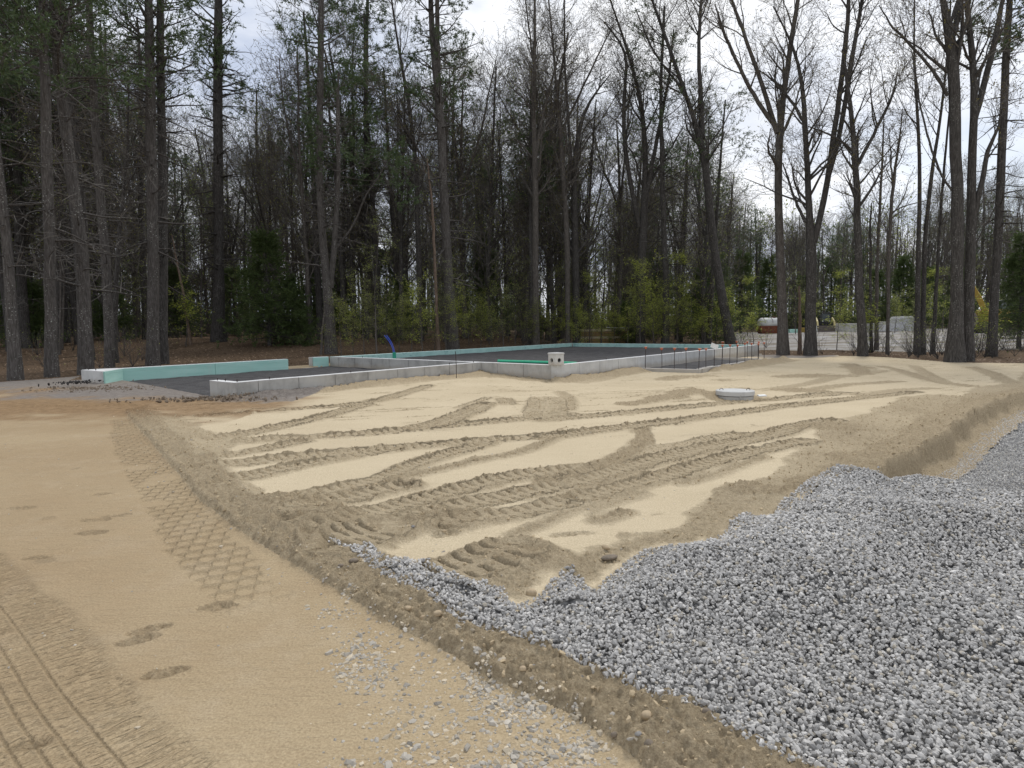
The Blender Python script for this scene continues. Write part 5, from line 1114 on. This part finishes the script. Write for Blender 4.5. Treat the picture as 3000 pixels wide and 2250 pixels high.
# ------------------------------------------------------------------ crushed stone
def stone_mesh(seed, flat=.62):
    g = np.random.default_rng(seed); bm = bmesh.new(); bmesh.ops.create_icosphere(bm, subdivisions=1, radius=.5)
    pl = [unit(g.normal(size=3)) for _ in range(9)]; off = [g.uniform(.26, .40) for _ in pl]
    for v in bm.verts:
        p = np.array(v.co) * 1.25
        for n, o in zip(pl, off):
            e = p @ n - o
            if e > 0: p = p - n * e
        v.co = p * np.array([1.12, .70, flat])
    me = bpy.data.meshes.new('stone'); bm.to_mesh(me); bm.free(); return me
def stone_set(tag, mat, n=7):
    c = bpy.data.collections.new(tag)
    for k in range(n):
        me = stone_mesh(500 + k, .5 + .06 * k); me.materials.append(mat); c.objects.link(bpy.data.objects.new('stone', me))
    return c
def scatter(name, label, pts, rot, scale, tint, coll):
    me = bpy.data.meshes.new(name); me.vertices.add(len(pts)); me.vertices.foreach_set('co', np.asarray(pts, np.float32).ravel())
    a = me.attributes.new('rot', 'FLOAT_VECTOR', 'POINT'); a.data.foreach_set('vector', np.asarray(rot, np.float32).ravel())
    a = me.attributes.new('sc', 'FLOAT', 'POINT'); a.data.foreach_set('value', np.asarray(scale, np.float32))
    a = me.attributes.new('tint', 'FLOAT_COLOR', 'POINT'); a.data.foreach_set('color', np.column_stack([tint, np.ones(len(pts))]).astype(np.float32).ravel())
    ng = bpy.data.node_groups.new(name, 'GeometryNodeTree'); ng.interface.new_socket('Geometry', in_out='INPUT', socket_type='NodeSocketGeometry'); ng.interface.new_socket('Geometry', in_out='OUTPUT', socket_type='NodeSocketGeometry')
    nn = ng.nodes; gi = nn.new('NodeGroupInput'); go = nn.new('NodeGroupOutput'); ip = nn.new('GeometryNodeInstanceOnPoints'); ci = nn.new('GeometryNodeCollectionInfo'); ci.inputs[0].default_value = coll; ci.inputs['Separate Children'].default_value = True; ci.inputs['Reset Children'].default_value = True
    def na(n_, t): q = nn.new('GeometryNodeInputNamedAttribute'); q.data_type = t; q.inputs[0].default_value = n_; return q.outputs[0]
    er = nn.new('FunctionNodeEulerToRotation'); l = ng.links
    l.new(na('rot', 'FLOAT_VECTOR'), er.inputs[0]); l.new(er.outputs[0], ip.inputs['Rotation']); l.new(na('sc', 'FLOAT'), ip.inputs['Scale'])
    l.new(gi.outputs[0], ip.inputs['Points']); l.new(ci.outputs[0], ip.inputs['Instance']); ip.inputs['Pick Instance'].default_value = True; l.new(ip.outputs[0], go.inputs[0])
    o = struct(name, me, 'stuff', label); md = o.modifiers.new('scatter', 'NODES'); md.node_group = ng; return o
g = np.random.default_rng(55)
def gravel_points():
    P = []
    # near pile, dense; cut floor, thinning away with distance
    for (x0, x1, y0, y1, dens) in ((-1.9, 8.0, 1.6, 6.2, 5400), (3.0, 15.0, 5.0, 9.0, 2600), (5.0, 24.0, 9.0, 20.0, 800)):
        n = int((x1 - x0) * (y1 - y0) * dens); x = g.uniform(x0, x1, n); y = g.uniform(y0, y1, n)
        k = np.abs(x) < y * .98 + .8; x, y = x[k], y[k]
        z, *_r, lab = ground(x, y); k = lab == 2; P.append(np.column_stack([x[k], y[k], z[k], np.full(k.sum(), dens)]))
    return np.concatenate(P)
GP = gravel_points(); n = len(GP)
sz = np.where(GP[:, 3] > 1000, 1.0, 1.35) * g.lognormal(math.log(.0208), .28, n).clip(.009, .038); sz = np.where(GP[:, 2] < -.28, sz * .62, sz)
low = GP[:, 2] < -.28; GP[:, 2] += g.uniform(-.006, .016, n)
rot = np.column_stack([g.normal(size=n) * .7, g.normal(size=n) * .7, g.uniform(0, 6.28, n)])
b = g.normal(1.0, .17, n).clip(.5, 1.45)[:, None]; warm = (g.random(n) < .06)[:, None]
dusty = sstep(.45, .7, fbm(GP[:, 0] * 1.2, GP[:, 1] * 1.2, 3, 301))[:, None]; b = b * (1 + .14 * dusty) * np.where(low, 1.30, 1.0)[:, None]
tint = b * np.where(warm, np.array([[1.05, .98, .85]]), np.array([[1, 1, 1.0]])) 
scatter('crushed_stone', 'heap of grey crushed stone spilling along the drive and the cut', GP[:, :3], rot, sz, tint, stone_set('stone_kinds', MAT['stone']))
# stones trodden into the drive
def chips():
    P = []
    for (cx, cy, rx, ry, m, rg) in ((330, 870, 230, 170, 420, 5), (150, 560, 120, 60, 60, 5), (1230, 1110, 280, 120, 480, 5), (1010, 980, 130, 130, 220, 5), (1550, 1190, 120, 70, 70, 5), (700, 1050, 500, 320, 330, 5), (1500, 1380, 420, 160, 330, 5), (900, 1300, 700, 220, 260, 5), (300, 700, 260, 200, 130, 5), (600, 500, 500, 400, 120, 5), (1640, 1340, 120, 90, 90, 5), (250, 470, 60, 40, 40, 5), (700, 1450, 900, 120, 240, 5)):
        a = g.uniform(0, 6.28, m); q = np.sqrt(g.random(m)) * g.uniform(.5, 1.1, m)
        P.append(Zp(rg, np.column_stack([cx + rx * q * np.cos(a), cy + ry * q * np.sin(a)])))
    for m, poly in ((260, EDGE[8:]),):
        i = g.integers(0, len(poly) - 1, m); w = g.random(m)[:, None]; P.append(poly[i] * (1 - w) + poly[i + 1] * w + g.normal(size=(m, 2)) * .16)
    x = g.uniform(-8, 1.5, 2200); y = g.uniform(1.9, 9, 2200); P.append(np.column_stack([x, y])[g.random(2200) < .45])
    P = np.concatenate(P); z, *_r, lab = ground(P[:, 0], P[:, 1]); k = lab < 2; return np.column_stack([P[k], z[k]])
CP = chips(); n = len(CP); sz = g.lognormal(math.log(.018), .42, n).clip(.006, .048); sz[-700:] *= .5; CP[:, 2] -= sz * .06; kk = g.random(n) < .75; CP, sz = CP[kk], sz[kk]; n = len(CP)
rot = np.column_stack([g.normal(size=n) * .25, g.normal(size=n) * .25, g.uniform(0, 6.28, n)]); tint = g.normal(.95, .15, n).clip(.5, 1.3)[:, None] * np.where((g.random(n) < .45)[:, None], np.array([[1.05, .96, .80]]), np.array([[.84, .82, .78]]))
scatter('loose_chips', 'scattered grey stone chips trodden into the sandy drive', CP, rot, sz, tint, stone_set('chip_kinds', MAT['chip']))
# sand clods on the disturbed ground
nx = 90000; x = g.uniform(-7, 13, nx); y = 1.9 + 12 * g.random(nx) ** 1.3; z, dd, *_r, lab = ground(x, y); k = (lab == 1) & (dd > .42) & (g.random(nx) < .6) & (np.abs(x) < y * .95 + .5)
SP = np.column_stack([x, y, z])[k]; n = len(SP); s_ = M_('sand_clod', .95, .1); v = s_.coord(); s_.col(s_.ramp(s_.noise(v, 20, 4), [(.3, (.38, .30, .19)), (.7, (.55, .445, .295))])); MAT['clod'] = s_.m
scatter('sand_clods', 'small crumbling clods of damp sand', SP, g.uniform(0, 6.28, (n, 3)), g.lognormal(math.log(.018), .45, n).clip(.006, .042), np.ones((n, 3)), stone_set('clod_kinds', MAT['clod'], 4))
# dark lumps by the foam wall and the garage corner
MAT['black_clod'] = plain('black_asphalt_clod', (.035, .032, .03), .9, .4, 30, bump=.5); MAT['brown_clod'] = plain('brown_clod', (.19, .15, .11), .95, .45, 20, bump=.5)
def clod_heap(name, label, pts, mat, zoff=0):
    pts = np.array(pts, float); z, *_r = ground(pts[:, 0], pts[:, 1]); P = np.column_stack([pts, z + zoff]); n = len(P)
    scatter(name, label, P, g.uniform(0, 6.28, (n, 3)), g.lognormal(math.log(.045), .5, n).clip(.015, .18), np.ones((n, 3)), stone_set(name + '_kinds', MAT[mat], 4))
c = Zp(1, [(690, 95)])[0]; clod_heap('rubble', 'heap of brown rubble and stones before the foam wall end', c + g.normal(size=(420, 2)) * np.array([.75, .42]), 'brown_clod')
c = Zp(1, [(565, 75)])[0]; clod_heap('asphalt_lumps', 'black lumps heaped at the left end of the foam wall', c + g.normal(size=(110, 2)) * np.array([.28, .28]), 'black_clod', .10)
c = Zp(1, [(1480, 180)])[0]; clod_heap('dark_rubble', 'dark brown rubble heaped at the garage wall corner', c + g.normal(size=(300, 2)) * np.array([.75, .25]), 'brown_clod', .03)
# ------------------------------------------------------------------ rounded cobbles
def cobble_mesh(seed, sx, sy, sz_):
    gg = np.random.default_rng(seed); bm = bmesh.new(); bmesh.ops.create_icosphere(bm, subdivisions=3, radius=.5); ph = gg.uniform(0, 6, 6)
    for v in bm.verts:
        p = np.array(v.co); k = 1 + .06 * math.sin(p[0] * 7 + ph[0]) + .05 * math.sin(p[1] * 8 + ph[1]) + .05 * math.sin(p[2] * 9 + ph[2]); v.co = p * k * np.array([sx, sy, sz_])
    me = bpy.data.meshes.new('cobble'); bm.to_mesh(me); bm.free(); me.polygons.foreach_set('use_smooth', np.ones(len(me.polygons), bool)); return me
CB = [plain('brown_cobble', (.20, .165, .125), .8, .3, 25, bump=.15), plain('tan_cobble', (.42, .33, .215), .8, .25, 25, bump=.15), plain('grey_cobble', (.25, .24, .225), .8, .3, 25, bump=.15)]
for rg, x, y, w, asp, ht, m, an, lab in [(5, 1780, 290, 96, .55, .42, 0, .35, 'largest oval brown cobble lying on the sand by the gravel edge'), (5, 1760, 232, 60, .45, .45, 1, -.7, 'smaller tan cobble half sunk just above the largest one'), (5, 1320, 492, 75, .7, .6, 1, .1, 'tan cobble embedded in the sand tongue between gravel lobes'), (5, 275, 330, 50, .7, .7, 0, .2, 'brown cobble on the berm at the gravel tip'), (5, 200, 346, 34, .7, .7, 0, 0, 'small brown cobble left of the berm tip cobble'), (5, 595, 600, 42, .8, .8, 1, .3, 'tan cobble on the berm crest, upper middle'), (5, 686, 640, 46, .7, .6, 1, .2, 'flat tan cobble beside the paler round one on the berm'), (5, 768, 645, 54, .75, .7, 1, .6, 'round pale cobble on the berm'), (5, 838, 640, 36, .6, .6, 2, 0, 'small grey stone right of the pale round cobble'), (5, 2000, 1252, 70, .85, .85, 1, 1.2, 'egg-shaped tan cobble on the lower berm'), (5, 1270, 990, 46, .7, .7, 1, .2, 'tan stone half buried on the berm slope'), (5, 1335, 943, 40, .6, .6, 2, .2, 'flat grey stone on the berm above the tan one'), (5, 1808, 1330, 42, .8, .8, 0, .4, 'brown stone at the foot of the lower berm'), (5, 2012, 1410, 60, .8, .7, 0, .3, 'dark brown cobble at the bottom of the berm'), (6, 325, 1432, 74, .6, .6, 0, -.2, 'brown cobble lying among the crushed stone edge'), (5, 1950, 1385, 44, .7, .6, 2, .5, 'grey angular stone near the frame bottom'), (2, 1228, 938, 24, .7, .7, 2, 0, 'small dark stone on the smooth sand'), (2, 1410, 948, 34, .5, .4, 1, .1, 'pale flat stone on the smooth sand'), (2, 870, 1130, 44, .7, .6, 0, .2, 'brown stone on the sand berm left of the gravel tip')]:
    c = Zp(rg, [(x, y)])[0]; ox, oy, s = ZOOM[rg]; wm = w / s / F * math.hypot(c[0], c[1]) * 1.02
    z = gz_at(c[0], c[1]); me = cobble_mesh(int(x), wm, wm * asp, wm * ht); me.materials.append(CB[m]); single('cobble', me, lab, 'stone', (c[0], c[1], z + wm * ht * .28), an, 'rounded cobbles in the sand')
# ------------------------------------------------------------------ things in the far clearing
MAT['yellow'] = plain('loader_yellow', (.36, .25, .055), .6, .15, 3); MAT['cream'] = plain('loader_cream', (.60, .50, .24), .5, .12, 3); MAT['black'] = plain('black_steel', (.02, .02, .022), .6, .3, 6); MAT['glass'] = plain('dark_glass', (.03, .045, .05), .08, .2, 2, .6)
MAT['bucket'] = plain('worn_steel', (.13, .11, .095), .7, .4, 5); MAT['rusty'] = plain('rust_red', (.16, .055, .03), .85, .4, 4); MAT['tank'] = plain('white_tank', (.50, .51, .49), .6, .2, 2); MAT['tank_dark'] = plain('tank_rust', (.10, .045, .025), .9, .4, 3)
MAT['lumber'] = plain('lumber', (.30, .205, .095), .8, .25, 4); MAT['lumber_end'] = plain('lumber_edge', (.55, .46, .33), .8, .15, 4)
def base_at(px, depth): p = AT(px, 1000, depth); return (p[0], p[1], gz_cache(p[0], p[1]) + .03)
# compact track loader, front on
ld = thing('track_loader', 'cream and black compact track loader with lowered bucket on the far lot', 'loader', base_at(2414, 72), math.radians(-16))
def lp(name, mb, mats, p=None, lab=None, angle=None): return part(name, mb.mesh(name, mats, angle=angle), p or ld, lab)
for sx in (-1, 1):
    m = MB(); 
    pr = [(-.85, .12), (-.6, .0), (.75, .0), (1.0, .25), (.9, .55), (.3, .72), (-.7, .6)]
    V = [(sx * .92 + w, y, z) for w in (-.2, .2) for y, z in pr]; n_ = len(pr); m.add(V, [tuple(range(n_ - 1, -1, -1)), tuple(range(n_, 2 * n_))] + [(i, (i + 1) % n_, n_ + (i + 1) % n_, n_ + i) for i in range(n_)])
    lp('track', m, [MAT['black']])
    m = MB(); m.tube([(sx * .80, 1.1, 1.45), (sx * .82, .3, 1.55), (sx * .84, -.75, 1.15), (sx * .84, -1.15, .45)], .10, 6); m.box((sx * .83, .9, 1.1), (.14, .5, .8), 0, 0, .03); lp('lift_arm', m, [MAT['cream']])
    m = MB(); m.tube([(sx * .80, .6, .8), (sx * .84, -.6, 1.05)], .045, 8); lp('cylinder', m, [MAT['black']])
    m = MB(); m.box((sx * .34, -.93, 1.22), (.12, .06, .10), 0, 0, .01); lp('headlight', m, [MAT['tank']])
m = MB(); m.box((0, .25, .75), (1.4, 2.0, .75), 0, 0, .05); m.box((0, 1.0, 1.25), (1.3, .7, .5), 0, 0, .06); lp('chassis', m, [MAT['black']])
cab = MB()
for sx in (-1, 1):
    for y in (-.75, .55): cab.box((sx * .50, y, 1.5), (.09, .09, 1.2))
cab.box((0, -.1, 2.12), (1.15, 1.5, .10), 0, 0, .03); cab.box((0, -.78, 1.02), (1.1, .08, .3)); cb = lp('cab', cab, [MAT['black']])
m = MB(); m.box((0, -.72, 1.6), (.86, .02, .85)); lp('windscreen', m, [MAT['glass']], cb)
for sx in (-1, 1): m = MB(); m.box((sx * .51, -.1, 1.6), (.02, 1.1, .85)); lp('side_window', m, [MAT['glass']], cb)
m = MB(); pr = [(-1.15, .02), (-1.75, .0), (-1.80, .05), (-1.30, .12), (-1.20, .55), (-1.30, .72), (-1.36, .70), (-1.10, .60)]; n_ = 0
V = [(x, y, z) for x in (-1.0, 1.0) for y, z in [(-1.12, .03), (-1.8, .0), (-1.8, .05), (-1.22, .12), (-1.18, .70), (-1.10, .72)]]; n_ = 6
m.add(V, [(i, (i + 1) % n_, n_ + (i + 1) % n_, n_ + i) for i in range(n_)] + [tuple(range(n_ - 1, -1, -1)), tuple(range(n_, 2 * n_))])
bu = lp('bucket', m, [MAT['bucket']])
for x in (-1.0, 1.0): m = MB(); m.add([(x - .02, -1.12, .03), (x - .02, -1.8, .03), (x - .02, -1.18, .72), (x + .02, -1.12, .03), (x + .02, -1.8, .03), (x + .02, -1.18, .72)], [(0, 1, 2), (5, 4, 3), (0, 3, 4, 1), (1, 4, 5, 2), (2, 5, 3, 0)]); lp('side_plate', m, [MAT['tank']], bu)
# storage tank on a rusty cradle
tk = thing('storage_tank', 'old white cylindrical tank on a rusty cradle behind the trunks', 'tank', base_at(2252, 66), math.radians(8))
m = MB(); R_ = .55; prof = [(-1.15, .0), (-1.13, .25), (-1.05, .42), (-.9, .53), (-.8, .55), (.8, .55), (.9, .53), (1.05, .42), (1.13, .25), (1.15, 0)]
m.tube([(x, 0, 1.05) for x, r in prof], [max(r, .01) for x, r in prof], 24); part('shell', m.mesh('shell', [MAT['tank']], smooth=True), tk)
m = MB(); V = [(x * (1 if z else .78), y * (1 if z else .7), z) for z in (.0, .78) for x, y in ((-1.2, -.58), (1.2, -.58), (1.2, .58), (-1.2, .58))]; m.add(V, [(0, 1, 5, 4), (1, 2, 6, 5), (2, 3, 7, 6), (3, 0, 4, 7), (3, 2, 1, 0)]); part('cradle', m.mesh('cradle', [MAT['rusty']]), tk)
m = MB(); m.lathe((.5, 0, 1.58), [(.18, 0), (.18, .08), (.1, .12)], 16); part('hatch', m.mesh('hatch', [MAT['tank_dark']]), tk)
for x in (-.75, .1, .8): m = MB(); m.tube([(x, .57 * math.sin(t), 1.05 + .57 * math.cos(t)) for t in np.linspace(-1.5, 1.5, 13)], .02, 6); part('strap', m.mesh('strap', [MAT['tank_dark']]), tk)
# foam offcuts, yellow skid, concrete blocks, stone heap
m = MB(); m.box((0, 0, .2), (1.0, .6, .4), 0, 0, .01); single('foam_stack', m.mesh('foam_stack', [MAT['foam']]), 'pale green block of foam boards on the far lot', 'foam', base_at(2322, 71), .1)
sk = thing('yellow_skid', 'small yellow steel frame left of the track loader', 'machine part', base_at(2356, 70), .2); m = MB(); m.box((0, 0, .3), (.6, .8, .5), 0, 0, .03); part('base', m.mesh('base', [MAT['yellow']]), sk); m = MB(); m.tube([(.15, 0, .5), (.15, 0, 1.5)], .05, 8); part('mast', m.mesh('mast', [MAT['yellow']]), sk)
for k, (px, d, L, h, lab) in enumerate([(2478, 68, 1.9, .95, 'pale concrete block behind the leafy sapling'), (2530, 68.5, 1.6, .90, 'pale concrete block behind the crooked-limbed trunk'), (2572, 69, 1.5, .88, 'pale concrete block left of the stone heap'), (2597, 70, 1.3, 1.05, 'taller pale concrete block touching the stone heap')]):
    o = thing('concrete_block', lab, 'concrete block', base_at(px, d), -.12, 'pale concrete blocks on the far lot'); m = MB(); m.box((0, 0, h / 2), (L, .75, h), 0, 0, .04); part('block', m.mesh('block', [MAT['concrete']], angle=30), o)
    for x in (-.4, .4): m = MB(); m.tube([(x - .08, 0, h - .02), (x, 0, h + .07), (x + .08, 0, h - .02)], .015, 6); part('lifting_loop', m.mesh('lifting_loop', [MAT['rust']]), o)
def heap_mesh(name, rx, ry, h, mat, n=40, flat=.55):
    u = np.linspace(0, 2 * math.pi, n, endpoint=False); V = []; rr = np.linspace(0, 1, 12)
    for q in rr:
        for a in u:
            w = 1 + .10 * math.sin(2 * a + 1) + .06 * math.sin(5 * a); z = h * min(1, (1 - q) / flat * 1.0); V.append((q * rx * w * math.cos(a), q * ry * w * math.sin(a), z + .04 * h * random.uniform(-1, 1) - .03))
    m = MB(); m.add(V, [(i * n + k, i * n + (k + 1) % n, (i + 1) * n + (k + 1) % n, (i + 1) * n + k) for i in range(11) for k in range(n)]); return m.mesh(name, [mat], smooth=True)
MAT['pale_stone'] = gravel_material('pale_stone_heap', (.40, .40, .40), (.56, .56, .56), 3, inst=False)
single('stone_heap', heap_mesh('stone_heap', 2.3, 1.6, 1.5, MAT['pale_stone']), 'flat-topped heap of pale grey stone on the far lot', 'stone heap', base_at(2642, 68), .1)
# excavator, mostly hidden by trunks
ex = thing('excavator', 'yellow excavator half hidden behind the double trunk and conifer', 'excavator', base_at(2905, 56), math.radians(12))
def xp(name, mb, mats, p=None): return part(name, mb.mesh(name, mats), p or ex)
for sx in (-1, 1):
    m = MB(); pr = [(-1.6, .35), (-1.4, .08), (-1.0, .0), (1.0, .0), (1.4, .08), (1.6, .35), (1.4, .66), (1.0, .74), (-1.0, .74), (-1.4, .66)]; n_ = len(pr); V = [(x, sx * .95 + w, z) for w in (-.25, .25) for x, z in pr]
    m.add(V, [tuple(range(n_)), tuple(range(2 * n_ - 1, n_ - 1, -1))] + [(i, (i + 1) % n_, n_ + (i + 1) % n_, n_ + i) for i in range(n_)]); xp('track', m, [MAT['black']])
m = MB(); m.lathe((0, 0, .7), [(.7, 0), (.7, .25)], 20); m.box((0, 0, .5), (1.4, 1.5, .4)); xp('undercarriage', m, [MAT['bucket']])
m = MB(); m.box((.55, 0, 1.5), (2.2, 2.3, 1.0), 0, 0, .08); xp('engine_housing', m, [MAT['yellow']])
m = MB(); m.box((1.5, 0, 1.55), (.7, 2.2, 1.0), 0, 0, .12); xp('counterweight', m, [MAT['yellow']])
for x in (.6, .85, 1.1): m = MB(); m.box((x, -1.16, 1.5), (.14, .03, .45)); xp('vent', m, [MAT['black']])
m = MB(); m.box((.2, -.55, 2.35), (1.3, .95, .75), 0, 0, .05); cbx = xp('cab', m, [MAT['glass']])
m = MB(); m.box((.2, -.55, 2.76), (1.4, 1.05, .08), 0, 0, .02); xp('cab_roof', m, [MAT['tank']], cbx)
m = MB(); m.tube([(-.5, .2, 1.6), (-1.3, .2, 3.0), (-2.0, .2, 3.9)], [.28, .30, .22], 4); m.tube([(-1.3, .2, 3.0), (-2.0, .2, 3.9), (-2.4, .2, 3.9)], [.26, .26, .18], 4); xp('boom', m, [MAT['yellow']])
m = MB(); m.tube([(-2.2, .2, 4.2), (-2.35, .2, 3.0), (-2.3, .2, 1.7)], [.16, .22, .14], 4); xp('dipper_arm', m, [MAT['yellow']])
m = MB(); m.tube([(-.7, .2, 2.1), (-1.5, .2, 3.0)], .07, 8); xp('ram', m, [MAT['tank']])
m = MB(); V = [(x, .2 + w, z) for w in (-.45, .45) for x, z in ((-2.45, 1.7), (-2.1, 1.75), (-1.75, 1.3), (-1.85, .75), (-2.35, .55), (-2.0, .95), (-2.1, 1.35))]; m.add(V, [tuple(range(7)), tuple(range(13, 6, -1))] + [(i, (i + 1) % 7, 7 + (i + 1) % 7, 7 + i) for i in range(7)]); xp('bucket', m, [MAT['bucket']])
# lumber stack in the wood
lb_ = base_at(1780, 46); ls = thing('lumber_stack', 'stack of yellowish lumber lying among the trees behind the foundation', 'lumber', (lb_[0], lb_[1], lb_[2] - .02), math.radians(-9))
random.seed(5)
for row in range(7):
    z = .10 + row * .17; L = 4.1 - .05 * row; x0 = random.uniform(-.12, .12)
    for k in range(5):
        m = MB(); m.box((x0 + random.uniform(-.05, .05), -.6 + .30 * k, z), (L + random.uniform(-.2, .2), .28, .14), random.uniform(-.008, .008), 0, .008); m.mesh
        part('board', m.mesh('board', [MAT['lumber'] if row % 3 else MAT['lumber_end']]), ls)
for x in (-1.5, 0, 1.5):
    for row in (3,): m = MB(); m.box((x, 0, .10 + row * .17 - .085), (.09, 1.6, .03)); part('sticker', m.mesh('sticker', [MAT['lumber_end']]), ls)
m = MB(); m.box((.9, -.05, 1.27), (2.0, 1.3, .05), .02, tilt=Matrix.Rotation(.04, 3, 'Y')); part('cover_sheet', m.mesh('cover_sheet', [MAT['white_plastic']]), ls)
# ------------------------------------------------------------------ labels that place each tree of the wood beside a trunk one can find
def wood_labels():
    refs = []
    for o in list(COL.objects):
        if o.parent is None and o.get('group') in (LEFT, RIGHT, MID) and o.get('category') == 'tree': refs.append((o.location.x / o.location.y, o['label']))
    short = {'leftmost grey pine trunk leaning out of the frame': 'the leftmost leaning pine', 'straight grey pine trunk, second from the left edge': 'the second pine from the left', 'thick pine trunk bending left as it rises behind the foam wall': 'the bent thick pine', 'pale grey straight pine trunk, left one of a close pair': 'the close pine pair', 'broad dark trunk rising left of the dense green hemlock': 'the broad dark trunk', 'forked grey trunk with a leaning stub against its foot': 'the forked grey trunk', 'dark slim conifer stem left of the central pine': 'the slim conifer stem', 'tallest central pine, its straight trunk splitting near the top': 'the tallest central pine', 'brown trunk with stripped bark left of the hardwood pair': 'the stripped brown trunk', 'right stem of two close grey trunks, branching wide above': 'the two close grey trunks', 'many-stemmed hardwood spreading above the bright young beech': 'the many-stemmed hardwood', 'dark trunk leaning left and forking high above the porch stakes': 'the leaning forked trunk', 'tall grey trunk splitting into a wide V beside the far gravel lot': 'the wide V trunk', 'dark forked trunk with three tall stems in front of the loader': 'the three-stemmed dark trunk', 'trunk with a crooked right-hand limb beside the pale concrete blocks': 'the crooked-limbed trunk', 'massive left trunk of the big double tree on the right': 'the big double trunk', 'dark conifer trunk near the right edge with wiry level branches': 'the right-edge conifer'}
    R_ = sorted((k, short[l]) for k, l in refs if l in short)
    ords = ['nearest', 'second', 'third', 'fourth', 'fifth', 'sixth', 'seventh', 'eighth', 'ninth', 'tenth', 'eleventh', 'twelfth', 'thirteenth', 'fourteenth', 'fifteenth', 'sixteenth', 'seventeenth', 'eighteenth', 'nineteenth', 'twentieth', 'twenty-first', 'twenty-second', 'twenty-third', 'twenty-fourth']
    kinds = {'leafless hardwood': 'leafless hardwood', 'dark pine': 'dark pine', 'thin young': 'pole tree', 'dark young conifer': 'young conifer', 'young understorey': 'young leafy tree', 'leafless brush': 'leafless brush'}
    B = {}
    for o in list(COL.objects):
        if o.parent is not None or 'label' not in o or o.get('group') in (LEFT, RIGHT, MID, YC, YB) or o.get('category') not in ('tree', 'conifer', 'sapling', 'shrub'): continue
        kd = next((v for k, v in kinds.items() if o['label'].startswith(k)), None)
        if kd is None: continue
        a = o.location.x / o.location.y; k = min(range(len(R_)), key=lambda i: abs(R_[i][0] - a)); side = 'left' if a < R_[k][0] else 'right'
        B.setdefault((kd, k, side), []).append(o)
    for (kd, k, side), L in B.items():
        L.sort(key=lambda o: o.location.y)
        for i, o in enumerate(L): o['label'] = '%s %s back in the wood, just %s of %s' % (kd, ords[min(i, 23)], side, R_[k][1])
wood_labels()
